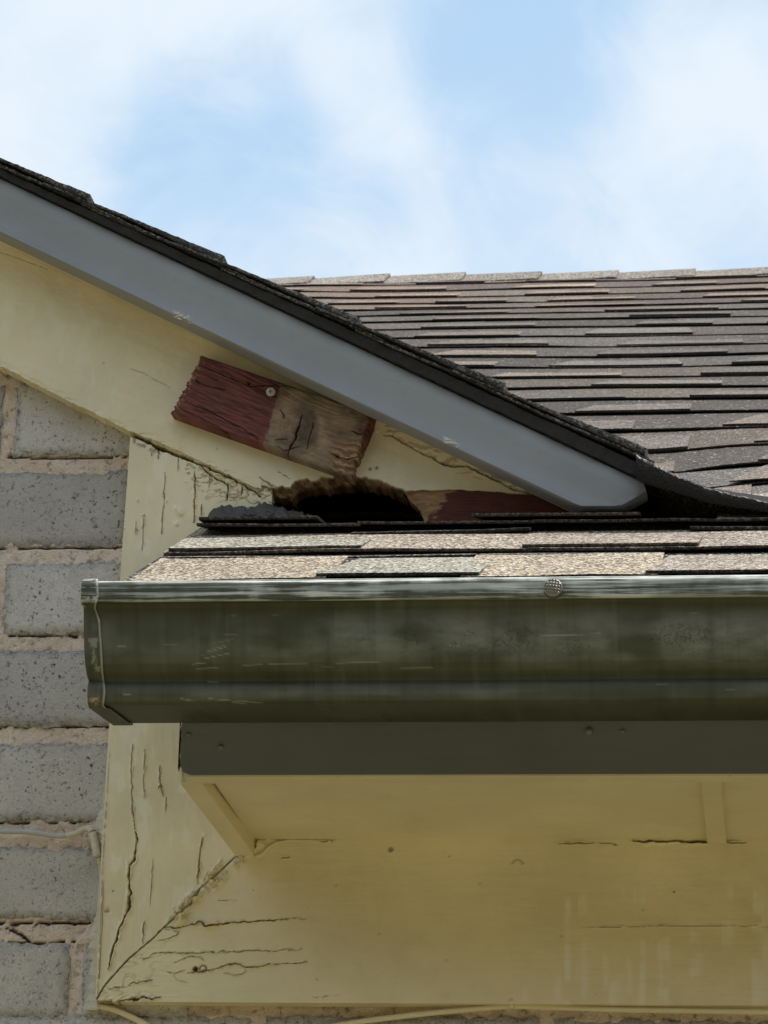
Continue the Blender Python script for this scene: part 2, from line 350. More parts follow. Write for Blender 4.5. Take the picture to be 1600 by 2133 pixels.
k = MB('caulk_cream', 0.6, 0.35); k.base(k.mix(k.noise(160, 4, 0.65), (0.46, 0.41, 0.30), (0.68, 0.62, 0.49))); k.bump(k.noise(240, 4), 0.002, 0.8); M['caulk'] = k.m
k = MB('roof_felt', 0.9, 0.2); k.base(k.mix(k.noise(300, 4), (0.012, 0.012, 0.013), (0.03, 0.029, 0.03))); k.bump(k.noise(500, 3), 0.001); M['felt'] = k.m
k = MB('roof_edge_strip', 0.85, 0.3); k.base(k.mix(k.noise(300, 4, .7), (0.012, 0.0115, 0.011), (0.045, 0.043, 0.041))); k.bump(k.noise(260, 4, .7), 0.0012, .8); M['drip'] = k.m
k = MB('lawn_grass', 0.9, 0.2); k.base(k.mix(k.noise(3, 6, 0.7), (0.115, 0.105, 0.030), (0.22, 0.18, 0.065))); M['lawn'] = k.m
k = MB('bounce_concrete', 0.85, 0.3); k.base(k.mix(k.noise(6, 6, 0.7), (0.33, 0.31, 0.27), (0.46, 0.43, 0.38))); k.bump(k.noise(80, 4), 0.002); M['concrete'] = k.m
WOODS = dict(raw=np.array([0.36, 0.225, 0.12]), rot=np.array([0.135, 0.07, 0.034]), grey=np.array([0.36, 0.26, 0.175]), dark=np.array([0.045, 0.028, 0.02]), red=np.array([0.185, 0.062, 0.053]), peach=np.array([0.42, 0.27, 0.16]))
# ------------------------------------------------------------------ key places (metres), read off the photo
Z0 = on(199, 2086, -0.02)[2]                  # bottom of the frieze board
Y_BOARD, Y_RAKEB, Y_RAKEF, Y_FASC, Y_EAVE = -0.020, -0.0235, -0.068, -0.277, -0.31
X_CORNER = on(199, 2086, -0.02)[0]
XR = 2.3
SOFF_Z = on(900, 1749, Y_BOARD)[2]
FASC_BOT = on(800, 1613, Y_FASC)[2]
ALPHA = math.radians(26.0); EX = 0.143
A_UP = np.array([0, math.cos(ALPHA), math.sin(ALPHA)]); A_N = np.array([0, -math.sin(ALPHA), math.cos(ALPHA)])
EAVE = np.array([0, Y_EAVE, on(900, 1203, Y_EAVE)[2]-0.008])
def sag(x, s):
    if s < 2.5*EX: return 0.0
    w = 0.010*(float(fbm(np.array([x*2.3+9]), np.array([s*1.7]), 2, 44)[0])-.5)
    xv = on(1400, 930, 0)[0]; d = math.exp(-((s-.62)/.30)**2); return w-0.014*d/(1+math.exp((x-xv-.015)/.022))
def roofp(x, s, h): return EAVE+np.array([x, 0, 0])+A_UP*s+A_N*(h+sag(x, s))
RIDGE_S = EX*24.05
# ------------------------------------------------------------------ ground
def plane(name, x0, x1, y0, y1, z, mat):
    o = pymesh(name, [(x0, y0, z), (x1, y0, z), (x1, y1, z), (x0, y1, z)], [(0, 1, 2, 3)], mat); return tag(o, kind='structure')
plane('ground', -600, 600, -600, 600, 0.0, M['lawn'])
plane('bounce_path', -9, 9, -3.4, -2.3, 0.012, M['concrete'])  # unseen pale strip, added only to bounce sunlight up at the house
# dark trees across the lawn, facing the wall (they keep the low sky off the eave)
k = MB('tree_leaves', 0.8, 0.3); k.base(k.mix(k.noise(2.5, 5, 0.7), (0.03, 0.035, 0.012), (0.085, 0.085, 0.03))); M['leaves'] = k.m
_r = np.random.RandomState(3); n = 26000
tx = _r.uniform(-32, 32, n); th_ = 5.6+1.6*fbm(tx/2.6, tx*0, 3, 41); tz = th_*_r.rand(n)**0.8; ty = -14+_r.uniform(-1.6, 1.6, n)*np.sqrt(np.clip(1-(tz/(th_+.3))**4, 0.05, 1))
a_ = _r.normal(size=(n, 3)); a_ /= np.linalg.norm(a_, axis=1)[:, None]; b_ = np.cross(a_, _r.normal(size=(n, 3))); b_ /= np.linalg.norm(b_, axis=1)[:, None]
c_ = np.stack([tx, ty, tz], -1)[:, None, :]; q_ = np.stack([a_, b_, -a_, -b_], 1)*np.array([.34, .22, .34, .22])[None, :, None]
tag(link('tree_line', raw_mesh('tree_line', (c_+q_).reshape(-1, 3), np.arange(n*4).reshape(n, 4)), M['leaves']), 'dark line of leafy trees across the lawn from the wall', 'trees', kind='stuff')
# ------------------------------------------------------------------ brick wall
wall = tag(empty('brick_wall'), 'grey brick wall with pinkish mortar beside and under the cream trim boards', 'wall')
rows_px = [(790, 950), (983, 1138), (1175, 1322), (1355, 1513), (1550, 1710), (1765, 1915), (1966, 2120)]
rows = [(on(120, a, 0)[2], on(120, b, 0)[2]) for a, b in rows_px]
rows[0] = (rows[0][1]+0.066, rows[0][1])
pitch = (rows[0][0]-rows[-1][0])/6
jA = on(20, 880, 0)[0]; BL = 0.240
def brick_obj(x0, x1, z0, z1, seed, fine=True, yf=-0.003):
    nx, nz = (44, 16) if fine else (8, 4)
    u = np.linspace(0, 1, nx); w = np.linspace(0, 1, nz); U, W = np.meshgrid(u, w)
    X = x0+U*(x1-x0); Z = z1+(z0-z1)*W
    e = np.minimum(np.minimum(U*(x1-x0), (1-U)*(x1-x0)), np.minimum(W, 1-W)*(z0-z1))
    wob = (fbm(X*160+seed, Z*160, 3, seed)-0.5)
    rim = 1-sstep(0.0, 0.008, e)
    X = X+(fbm(Z*170+seed*3, X*50, 2, seed+1)-0.5)*0.005*rim*(np.abs(U-0.5)*2)**4
    Z = Z+(fbm(X*170+seed, Z*40, 4, seed+2, .65)-0.5)*0.008*rim*(np.abs(W-0.5)*2)**3
    Yv = yf+rim**3*0.0026*(0.4+fbm(X*110, Z*110+seed, 2, seed+3))+wob*0.0022
    return sheet('brick', np.stack([X, Yv, Z], -1), back=(0, 0.03, 0), attrs={'rim': rim}, mat=M['brick'], parent=wall)
def rake_low(x):                        # brick tops hide behind the sloping board
    return on(270, 905, 0)[2]+(on(270, 905, 0)[0]-x)*math.tan(RAKE_ANG)+0.05
sid = 0; far_bricks = []
all_rows = [(rows[0][0]+pitch*k, rows[0][1]+pitch*k, k) for k in range(3, 0, -1)]+[(a, b, -i) for i, (a, b) in enumerate(rows)]
all_rows += [(rows[-1][0]-pitch*k, rows[-1][1]-pitch*k, -6-k) for k in range(1, 5)]
for zt, zb, par in all_rows:
    off = jA+0.006 if par % 2 == 0 else jA+0.006-BL/2
    if par == -6: off = on(150, 2050, 0)[0]-BL+0.010
    if par == -7: off = on(545, 2120, 0)[0]-BL*3+0.004
    for q in range(-4, 9):
        x0 = off+q*BL; x1 = x0+BL-0.013
        below = zt < Z0+0.02
        if not below and x0 > X_CORNER+0.05: continue
        if not below: x1 = min(x1, X_CORNER+0.075)
        if x1-x0 < .02: continue
        if zb > rake_low(x1)+0.02 or x0 > 1.4: continue
        sid += 1
        zt2 = zt
        if par == -7: zt2 = Z0-0.006-0.004*rnd.random()
        vis = x1 > -0.16 and zb < Z0+0.7 and par >= -7 and x0 < 0.65
        brick_obj(x0, x1, zt2, zb, sid, vis, -0.003+rnd.uniform(-0.0012, 0.0012))
def mortar_grid(name, x0, x1, z0, z1, step, seed):
    xs = np.arange(x0, x1, step); zs = np.arange(z1, z0, -step); X, Z = np.meshgrid(xs, zs); u, v = proj(np.stack([X, X*0, Z], -1))
    Yv = 0.0006-(fbm(X*90, Z*90, 4, seed)-0.5)*0.006
    dirt = np.zeros(X.shape)
    for pts, w in (([(-60, 1921), (80, 1923), (186, 1921)], 5), ([(10, 1932), (45, 1948), (60, 1963)], 3.5), ([(-20, 1967), (60, 1964), (172, 1962)], 3.0),
                   ([(-20, 1516), (120, 1514), (225, 1512)], 2.5), ([(20, 951), (120, 955), (262, 951)], 3.5), ([(-20, 1141), (140, 1141), (250, 1140)], 3),
                   ([(20, 1324), (100, 1324), (178, 1325)], 2.5), ([(-20, 1713), (100, 1712), (185, 1711)], 2.5)):
        g = crack(u, v, pts, w, 2.5, seed, False); Yv = Yv+g*0.009; dirt = np.maximum(dirt, g*0.9)
    return sheet(name, np.stack([X, Yv, Z], -1), back=(0, 0.04, 0), attrs={'dirt': dirt}, mat=M['mortar'], parent=wall)
mortar_grid('mortar', -0.22, X_CORNER+0.06, Z0-0.10, on(0, 760, 0)[2]+0.05, 0.0016, 11)
mortar_grid('mortar', X_CORNER+0.058, 0.70, Z0-0.10, Z0+0.03, 0.002, 12)
box('wall_core', -1.4, XR, 0.012, 0.10, 0.0, Z0+0.10, M['brickwork'], wall)
xw = X_CORNER+0.10; zw = on(270, 860, 0)[2]+(X_CORNER-xw)*math.tan(RAKE_ANG)
prism('wall_core', [(-1.4, 0.012, Z0+0.102), (xw, 0.012, Z0+0.102), (xw, 0.012, zw), (-1.4, 0.012, zw+(xw+1.4)*math.tan(RAKE_ANG))], (0, .088, 0), M['brickwork'], wall)
box('mortar', 0.69, 1.5, 0.002, 0.012, Z0-0.40, Z0+0.03, M['mortar'], wall)
box('mortar', -1.0, 0.70, 0.002, 0.012, Z0-0.40, Z0-0.098, M['mortar'], wall)
box('mortar', -1.0, -0.219, 0.002, 0.0115, Z0-0.099, Z0+0.7, M['mortar'], wall)
# ------------------------------------------------------------------ corner board (upright, mitred onto the frieze board)
LEFT = [(280, 760), (272, 905), (250, 1209), (225, 1550), (210, 1800), (199, 2086)]
def interp_edge(pts, Y, z):
    P = np.array([on(a, b, Y) for a, b in pts]); o = np.argsort(P[:, 2]); return np.interp(z, P[o, 2], P[o, 0])
MIT = [(199, 2086), (216, 2056), (240, 2028), (270, 1996), (296, 1974), (319, 1955), (341, 1932), (360, 1916), (394, 1887), (416, 1852), (450, 1824), (487, 1788), (540, 1740)]
zt = on(272, 870, Y_BOARD)[2]; zs = np.arange(zt, Z0+0.0005, -0.00062); nc = 230
xl = interp_edge(LEFT, Y_BOARD, zs); xm = interp_edge(MIT, Y_BOARD, zs)
xr = np.minimum(xm, X_CORNER+0.134)
t = np.linspace(0, 1, nc); X = xl[:, None]+(xr-xl)[:, None]*t[None, :]; Z = np.repeat(zs[:, None], nc, 1)
B = np.stack([X, np.full(X.shape, Y_BOARD), Z], -1); u, v = proj(B)
depth = np.zeros(u.shape); dirt = np.zeros(u.shape); bare = np.zeros(u.shape)
cracks = [([(283, 1734), (287, 1749), (279, 1790), (270, 1805), (268, 1827), (272, 1861), (270, 1887), (259, 1914), (249, 1932), (244, 1955), (236, 1974), (231, 2000), (226, 2017)], 4.2, 3, .006),
          ([(276, 1550), (274, 1617), (277, 1690), (282, 1735)], 1.5, 2, .002), ([(302, 1560), (300, 1620), (301, 1660)], 1.2, 2, .0015),
          ([(332, 1595), (334, 1629), (341, 1659)], 1.7, 3, .002), ([(330, 1642), (335, 1636), (339, 1640)], 2.5, 1, .002), ([(347, 1659), (345, 1693)], 1.3, 2, .0015),
          ([(422, 1745), (416, 1790), (411, 1839)], 1.9, 3, .003), ([(319, 1790), (316, 1850), (313, 1887)], 1.0, 2, .001), ([(300, 1921), (299, 1940), (298, 1966)], 1.3, 2, .0015),
          ([(330, 931), (330, 956)], 1.7, 2, .003), ([(345, 984), (340, 1060), (337, 1112)], 1.5, 2, .002), ([(406, 981), (406, 1030), (405, 1090)], 2.3, 2, .004),
          ([(475, 1005), (475, 1020), (472, 1043)], 3.6, 2, .006), ([(300, 1072), (297, 1147)], 1.3, 2, .002), ([(284, 1078), (283, 1112)], 1.2, 1, .0015), ([(372, 950), (371, 981)], 1.4, 1, .002),
          ([(318, 930), (316, 950)], 1.3, 1, .002), ([(437, 985), (436, 1020)], 1.3, 1, .002), ([(420, 1050), (420, 1075)], 1.6, 1, .002), ([(505, 1010), (503, 1030)], 2.0, 1, .003),
          ([(419, 972), (444, 994), (475, 1009)], 2.6, 3, .004), ([(216, 1830), (213, 1930), (207, 2040)], 1.0, 1, .001)]
for i, (p, w, j, d) in enumerate(cracks):
    g = crack(u, v, p, w, j, 20+i); lp = crack(u, v, p, w*3+3, j, 20+i); depth += g*d-lp*(1-g)*(.0004+.0022*np.clip(fbm(u/13, v/13, 3, 70)-.42, 0, 1)/.3)*min(1, w/2); dirt = np.maximum(dirt, g*min(1, w/2.2))
seam = crack(u, v, [(262, 893), (275, 903), (300, 917), (331, 931), (353, 941), (375, 948), (398, 959)], 7.0, 3, 51, False)
seam2 = crack(u, v, [(394, 957), (437, 975), (475, 992), (505, 1008), (545, 1034)], 3.6, 4, 52, False)
depth += seam*0.012+seam2*0.008; dirt = np.maximum(dirt, np.maximum(seam, seam2*0.85))
dt, _ = dist_poly(u, v, [(272, 905), (353, 941), (437, 975), (545, 1034)])
chip = sstep(0.52, 0.58, fbm(u/10, v/10, 3, 61))*(1-sstep(10, 22, dt)); bare = np.maximum(bare, chip*0.8*(u < 330)); depth += chip*0.0012
crk = (1-sstep(20, 75, dt))*(u > 385); ridge = np.abs(fbm(u/24, v/13, 4, 62)-0.5); depth += crk*(1-sstep(0.0, 0.05, ridge))*0.0022; dirt = np.maximum(dirt, crk*(1-sstep(0.0, 0.012, ridge))*0.35)
# curled and filled paint along the mitre
dm, tm = dist_poly(u, v, MIT[:12]); near = 1-sstep(3, 24, dm)
upm = sstep(340, 372, u)*near
rg = fbm(u/8, v/8, 4, 63); upm = upm*sstep(.3, .55, fbm(u/34, v/34, 2, 69)); depth -= upm*(0.0008+0.0060*sstep(.38, .66, rg)); dirt = np.maximum(dirt, .5*upm*(1-sstep(.0, .02, np.abs(rg-.45))))
edge = 1-sstep(1.0, 3.2, dm+(fbm(u/7, v/7, 2, 64)-0.5)*3); depth += edge*0.006*(1-0.75*upm); dirt = np.maximum(dirt, edge*(1-0.6*upm))
for (cx_, cy_, r_, h_) in ((373, 1066, 7, .002), (367, 1060, 4, .0016), (378, 1072, 4, .0014), (430, 1034, 5, .0022), (368, 1092, 5, .0015), (287, 1042, 3, .0013), (346, 1044, 3, .0013), (296, 1073, 2.5, .0012), (258, 1100, 3, .001), (302, 1655, 7, .0009), (224, 1896, 5, -.003), (453, 1840, 6, .001), (426, 1740, 5, .001)):
    depth -= h_*np.exp(-((u-cx_)**2+(v-cy_)**2)/r_**2)
dirt = np.maximum(dirt, 0.9*np.exp(-((u-222)**2/30+(v-1898)**2/6)))
lumps = (fbm(u/40, v/150, 3, 65)-0.5)*0.0012+(fbm(u/12, v/40, 3, 66)-0.5)*0.0005; depth += lumps
B[..., 1] += depth
woodc = WOODS['grey'][None, None, :]*(0.7+0.7*fbm(u/4, v/30, 3, 67))[..., None]
tag(sheet('corner_board', B, back=(0, 0.02, 0), attrs={'dirt': np.clip(dirt*.68, 0, 1), 'bare': bare, 'stain': 0.5*sstep(0.6, 0.75, fbm(u/30, v/60, 4, 68)), 'wood': woodc}, mat=M['cream_v']),
    'cream painted upright trim board with cracked paint, between the bricks and the gutter end', 'trim board')
# ------------------------------------------------------------------ frieze board under the eave
zs = np.arange(SOFF_Z+0.012, Z0-0.0003, -0.00062)
cl = np.concatenate([np.arange(0, 0.20, 0.0007), np.arange(0.20, 0.62, 0.0014), np.arange(0.62, XR, 0.03)])
zm, xm2 = np.array([on(a, b, Y_BOARD)[2] for a, b in MIT]), np.array([on(a, b, Y_BOARD)[0] for a, b in MIT]); o = np.argsort(zm)
xs0 = np.interp(zs, zm[o], xm2[o])+0.0008
X = xs0[:, None]+(cl[None, :]/XR)*(XR-xs0)[:, None]; Z = np.repeat(zs[:, None], len(cl), 1); B = np.stack([X, np.full(X.shape, Y_BOARD), Z], -1); u, v = proj(B)
depth = np.zeros(u.shape); dirt = np.zeros(u.shape)
fr = [([(345, 1932), (375, 1932), (405, 1925), (416, 1921), (431, 1929), (469, 1923), (525, 1919), (600, 1914)], 2.8, 3, .004), ([(298, 2000), (319, 1989), (337, 1983), (360, 1985), (412, 1985), (525, 1981), (630, 1978)], 1.8, 3, .002),
      ([(390, 2028), (412, 2024), (431, 2020), (457, 2015), (472, 2009), (499, 2009), (512, 2015), (544, 2011), (640, 2004)], 2.3, 3, .003), ([(362, 2007), (375, 2002), (397, 1992), (416, 1992), (427, 2004)], 1.6, 3, .002),
      ([(259, 2056), (277, 2047), (296, 2045), (315, 2043)], 1.8, 3, .002), ([(232, 2060), (259, 2056)], 1.8, 3, .002), ([(202, 2084), (232, 2087), (262, 2084), (296, 2079), (315, 2081), (336, 2079)], 5.0, 4, .006),
      ([(345, 1934), (372, 1941), (366, 1950), (345, 1958), (325, 1960)], 1.4, 3, .0015), ([(462, 2010), (466, 2026), (490, 2032), (508, 2026), (512, 2015)], 1.0, 2, .001), ([(362, 2030), (368, 2040), (390, 2048)], 1.0, 2, .001),
      ([(345, 2024), (362, 2028), (385, 2022)], 1.6, 2, .002), ([(455, 1876), (490, 1875)], 1.0, 1, .001), ([(600, 1914), (640, 1913)], 1.2, 1, .001), ([(645, 2078), (680, 2075), (705, 2074)], 1.2, 2, .001), ([(1210, 1932), (1400, 1928), (1600, 1930)], 1.0, 1, .001),
      ([(1165, 1757), (1262, 1755), (1287, 1760)], 1.8, 2, .003), ([(1319, 1753), (1400, 1752), (1512, 1754)], 5.0, 2, .007), ([(1515, 1757), (1555, 1755)], 2.2, 2, .003), ([(530, 1746), (600, 1749), (697, 1752)], 1.6, 2, .003), ([(585, 1787), (606, 1786)], 1.6, 1, .002)]
for i, (p, w, j, d) in enumerate(fr):
    w = w*.8; j = j*1.4
    g = crack(u, v, p, w, j, 80+i); lp = crack(u, v, p, w*3+3, j, 80+i); depth += g*d-lp*(1-g)*(.0004+.0022*np.clip(fbm(u/13, v/13, 3, 70)-.42, 0, 1)/.3)*min(1, w/2); dirt = np.maximum(dirt, g*min(1, w/2.4))
dm, _ = dist_poly(u, v, MIT); near = 1-sstep(6, 30, dm)
upm = sstep(350, 380, u)*near
upm = upm*sstep(.32, .55, fbm(u/34, v/34, 2, 69)); rg = fbm(u/9, v/9, 4, 100); depth -= upm*0.0055*sstep(.4, .66, rg); dirt = np.maximum(dirt, .6*upm*(1-sstep(.0, .025, np.abs(rg-.46))))
ln = (1-sstep(0, 0.05, np.abs(fbm(u/30, v/10, 4, 101)-0.5)))*(1-sstep(250, 420, u))*sstep(1935, 1990, v); depth += ln*0.0010; dirt = np.maximum(dirt, 0.22*ln*(1-sstep(0.0, 0.015, np.abs(fbm(u/30, v/10, 4, 101)-0.5))))
peel = np.exp(-((u-425)/18)**2-((v-1925)/8)**2); depth -= peel*0.0035*fbm(u/6, v/6, 2, 103)
def nail(cx_, cy_, r_, dep, dk):
    global depth, dirt
    d = np.hypot(u-cx_, v-cy_); depth += dep*(1-sstep(r_*0.7, r_, d)); dirt = np.maximum(dirt, dk*(1-sstep(r_*0.75, r_*1.1, d)))
nail(407, 2018, 6, .008, 1.0); nail(814, 1769, 6, .002, .7); nail(1064, 2081, 4, .001, .15)
d = np.hypot(u-423, v-2018); depth += .0025*np.exp(-((d-7)/1.4)**2); dirt = np.maximum(dirt, .85*np.exp(-((d-7.2)/1.2)**2))
d = np.hypot(u-1078, v-1800); arc = np.exp(-((d-11)/2.0)**2)*(v < 1800); depth += arc*.0012; dirt = np.maximum(dirt, arc*.35)
for (a, b) in ((880, 1735), (1052, 1722), (790, 1945), (1170, 1950), (760, 1690), (1340, 1896), (1182, 1648), (700, 1845), (930, 2000), (660, 2040), (1000, 1840)):
    dirt = np.maximum(dirt, 0.6*np.exp(-((u-a)**2+(v-b)**2)/7))
# pale run-off streaks
st = sstep(0.52, 0.72, fbm(u/13, v/400, 3, 105))*sstep(0.42, 0.62, fbm(u/60, v/45, 3, 106))*sstep(1040, 1180, u)*sstep(1830, 1870, v)*0.75
for a, b0, b1, w_ in ((1215, 1860, 1905, 6), (1218, 1955, 2082, 8), (1163, 2030, 2084, 7), (1262, 1985, 2060, 5), (1312, 1990, 2070, 5), (1378, 1960, 2080, 4), (1095, 2060, 2086, 5)):
    st = np.maximum(st, 0.6*np.exp(-((u-a+4*(fbm(v/30, u*0, 2, 7)-.5))/w_)**2)*sstep(b0-8, b0+10, v)*(1-sstep(b1-10, b1+8, v)))
depth += (fbm(u/150, v/40, 3, 107)-0.5)*0.0012+(fbm(u/60, v/12, 3, 108)-0.5)*0.0004
roll = np.exp(-((v-2086)/5.0)**2)
B[..., 1] += depth
tag(sheet('frieze_board', B, back=(0, 0.02, 0), attrs={'dirt': np.clip(dirt*.68, 0, 1), 'bare': 0*u, 'stain': st, 'wood': np.zeros(u.shape+(3,))}, mat=M['cream_h']),
    'wide cream horizontal board below the soffit with pale run-off streaks', 'trim board')
# ------------------------------------------------------------------ rake board (sloping cream board with the rotted hole)
Q_DN = np.array([math.cos(RAKE_ANG), 0, -math.sin(RAKE_ANG)]); M_UP = np.array([math.sin(RAKE_ANG), 0, math.cos(RAKE_ANG)])
O_R = on(-140, 405, Y_RAKEB)
HOLE = [(612, 1038), (606, 1030), (622, 1019), (642, 1012), (672, 1010), (720, 1003), (760, 1003), (792, 1010), (815, 1019), (842, 1031), (860, 1045), (872, 1058), (880, 1082), (640, 1082), (634, 1066), (614, 1056), (570, 1042), (540, 1028), (528, 1013), (560, 1024), (590, 1030)]
CREAM_POLY = [(-200, 200), (-200, 660), (0, 762), (60, 793), (130, 830), (200, 863), (270, 899), (330, 922), (400, 951), (470, 986), (530, 1016), (560, 1040), (620, 1060), (640, 1082), (878, 1082), (862, 1050), (838, 1024), (870, 1023), (930, 1020), (1000, 1024), (1080, 1028), (1145, 1033), (1260, 1060), (1260, 500)]
ss = np.arange(0, 0.66, 0.00066); pp = np.arange(0.0, 0.215, 0.00066)
Sg, Pg = np.meshgrid(ss, pp); B = O_R+Sg[..., None]*Q_DN-Pg[..., None]*M_UP; u, v = proj(B)
ju = u+(fbm(u/10, v/10, 3, 201)-.5)*9; jv = v+(fbm(u/10+30, v/10, 3, 202)-.5)*9
hole_in = in_poly(ju, jv, HOLE); low = in_poly(u+(fbm(u/16, v/16, 3, 203)-.5)*3, v+(fbm(u/20, v/20, 3, 204)-.5)*5, CREAM_POLY)
keepv = low & ~hole_in
keep = keepv[:-1, :-1] & keepv[1:, 1:] & keepv[:-1, 1:] & keepv[1:, :-1]
dh, _ = dist_poly(ju, jv, HOLE+HOLE[:1])
ringw = 9+8*np.exp(-((u-612)/32)**2)+7*np.exp(-((u-695)/26)**2)-2*np.exp(-((u-800)/40)**2)
ringw = ringw*(0.5+1.0*fbm(u/11, v/11, 3, 205)); ring = np.where(v < 1085, 1-sstep(ringw*0.86, ringw, dh), 0)*(u > 545)
fib = fbm((u*.9+v*.44)/26, (v*.9-u*.44)/2.6, 4, 206); depth = ring*(0.003+0.010*(1-np.clip(dh/ringw, 0, 1))+(0.009*(fib-.5)+.004*(fbm(u/4, v/4, 2, 207)-.5))*(1-np.clip(dh/ringw, 0, 1)))
depth = np.maximum(depth, -0.001)
bare = ring.copy(); dirt = np.zeros(u.shape)
rc = [([(273, 768), (300, 778), (355, 808)], 1.1, 2, .001), ([(790, 902), (818, 909), (866, 937), (897, 952), (927, 968), (945, 972), (971, 970), (1006, 987), (1041, 1005), (1072, 1020), (1094, 1027), (1130, 1034)], 2.4, 3, .005),
      ([(1000, 975), (1040, 995), (1085, 1012)], 1.6, 3, .002), ([(540, 995), (555, 1004), (571, 1017)], 1.8, 3, .002), ([(581, 984), (596, 993), (609, 1000)], 1.4, 3, .002), ([(560, 1005), (580, 1018), (600, 1022)], 1.6, 3, .002),
      ([(1010, 955), (1030, 960)], 1.4, 2, .001), ([(950, 985), (985, 983)], 1.0, 2, .001), ([(985, 993), (1005, 998)], 1.0, 2, .001), ([(0, 525), (60, 545), (100, 562)], 1.0, 2, .001)]
for i, (p, w, j, d) in enumerate(rc):
    g = crack(u, v, p, w, j, 220+i); depth += g*d; dirt = np.maximum(dirt, g*min(1, w/2.0))
for a, b, r_ in ((771, 977, 4.0), (785, 975, 4.0)):
    d = np.hypot(u-a, v-b); depth += .002*(1-sstep(2, r_, d)); dirt = np.maximum(dirt, .85*(1-sstep(r_*.6, r_, d)))
for (a, b) in ((216, 756), (452, 935), (546, 1006), (455, 700), (1080, 955), (820, 905)): dirt = np.maximum(dirt, .6*np.exp(-((u-a)**2+(v-b)**2)/6))
# the strip above the long crack is a lath with worn, mossy paint
dl, _ = dist_poly(u, v, rc[1][0]); above = (u > 780) & (v < np.interp(u, [p[0] for p in rc[1][0]], [p[1] for p in rc[1][0]]))
depth -= np.where(above, 0.002, 0); bare = np.maximum(bare, np.where(above, 0.55*sstep(0.50, 0.62, fbm(u/22, v/6, 4, 230)), 0))
low_edge = np.interp(u, [0, 130, 270, 400, 530], [762, 830, 899, 951, 1016])-v
chips = sstep(0.50, 0.60, fbm(u/26, v/8, 4, 231))*(1-sstep(3, 16, low_edge))*(u < 520); depth += chips*0.0010
depth += np.where(u < 530, sstep(10, 0, low_edge)*0.0, 0)
depth += (fbm(Sg*60, Pg*160, 3, 232)-.5)*0.0010+(fbm(Sg*14, Pg*40, 2, 233)-.5)*0.0012
B2 = B.copy(); B2[..., 1] += depth
g1 = (.65*fbm(u/7, v/7, 4, 234)+.45*sstep(.3, .7, fib)-.05)[..., None]; g2 = sstep(.35, .7, fbm(u/16, v/9, 3, 235))[..., None]
woodc = (WOODS['rot']*(1-g2)+WOODS['raw']*g2)*(0.45+1.1*g1)
woodc = np.where(above[..., None], np.array([.25, .19, .09])*(0.6+.8*g1), woodc)
stain = 0.28*sstep(0.50, 0.72, fbm(u/14, v/34, 4, 236))*sstep(0.45, .6, fbm(u/120, v/120, 2, 237))
rake_board = tag(sheet('rake_board', B2, keep, back=(0, 0.0195, 0), attrs={'dirt': np.clip(dirt*.68, 0, 1), 'bare': np.clip(bare, 0, 1), 'stain': stain, 'wood': woodc}, mat=M['cream_r']),
    'sloping cream gable board with a ragged rotted hole above the small roof', 'trim board')
pe = O_R-np.array([0, 0, 0]); lo = on(-199, 661, Y_RAKEB); wdt = float(np.dot(pe-lo, M_UP))
prism('board_run', [pe+M_UP*.03, pe-M_UP*(wdt-.001), pe-M_UP*(wdt-.001)-Q_DN*1.0, pe+M_UP*.03-Q_DN*1.0], (0, .0195, 0), M['cream_plain'], rake_board)
# ---- red painted board left bare beside the hole
RED_POLY = [(838, 1021), (870, 1022), (930, 1018), (1000, 1023), (1080, 1027), (1145, 1032), (1270, 1062), (1270, 1092), (884, 1092), (880, 1076), (870, 1056), (858, 1044)]
xs = np.arange(on(825, 1050, -.0225)[0], on(1275, 1050, -.0225)[0], 0.0007); zs = np.arange(on(900, 1008, -.0225)[2], on(900, 1096, -.0225)[2], -0.0007)
X, Z = np.meshgrid(xs, zs); B = np.stack([X, np.full(X.shape, -0.0215), Z], -1); u, v = proj(B)
kv = in_poly(u+(fbm(u/9, v/9, 3, 241)-.5)*7, v+(fbm(u/30, v/30, 3, 242)-.5)*2, RED_POLY); keep = kv[:-1, :-1] & kv[1:, 1:]
gr = fbm(u/28, v/3.2, 4, 243); edge_r = 922+30*(fbm(u/14, v/7, 3, 244)-.5)*2+(1045-v)*0.9
isred = sstep(-8, 8, u-edge_r)
tint = WOODS['raw']*(0.65+1.1*gr[..., None])*(1-isred[..., None])+np.array([.15, .050, .038])*(0.65+.7*gr[..., None])*isred[..., None]
B[..., 1] += (gr-.5)*0.0016-isred*.0006+0.0045*(1-sstep(0, 26, u-np.interp(v, [1021, 1044, 1058, 1080], [838, 860, 872, 884])))
tag(sheet('red_backing_board', B, keep, back=(0, 0.018, 0), attrs={'tint': np.clip(tint, 0, 1)}, mat=M['wood']), 'strip of bare and dark red wood right of the rotted hole, above the lower shingles', 'board')
# ---- added box behind the hole, shade of the roof space painted in near-black
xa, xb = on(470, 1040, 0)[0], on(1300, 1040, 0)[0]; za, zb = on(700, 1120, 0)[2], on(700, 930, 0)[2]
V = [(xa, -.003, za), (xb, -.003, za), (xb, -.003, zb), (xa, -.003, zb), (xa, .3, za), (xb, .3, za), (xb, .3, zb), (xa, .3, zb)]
o = pymesh('hole_shade_box', V, [(0, 1, 5, 4), (1, 2, 6, 5), (2, 3, 7, 6), (3, 0, 4, 7), (4, 5, 6, 7)], M['dark'], rake_board)
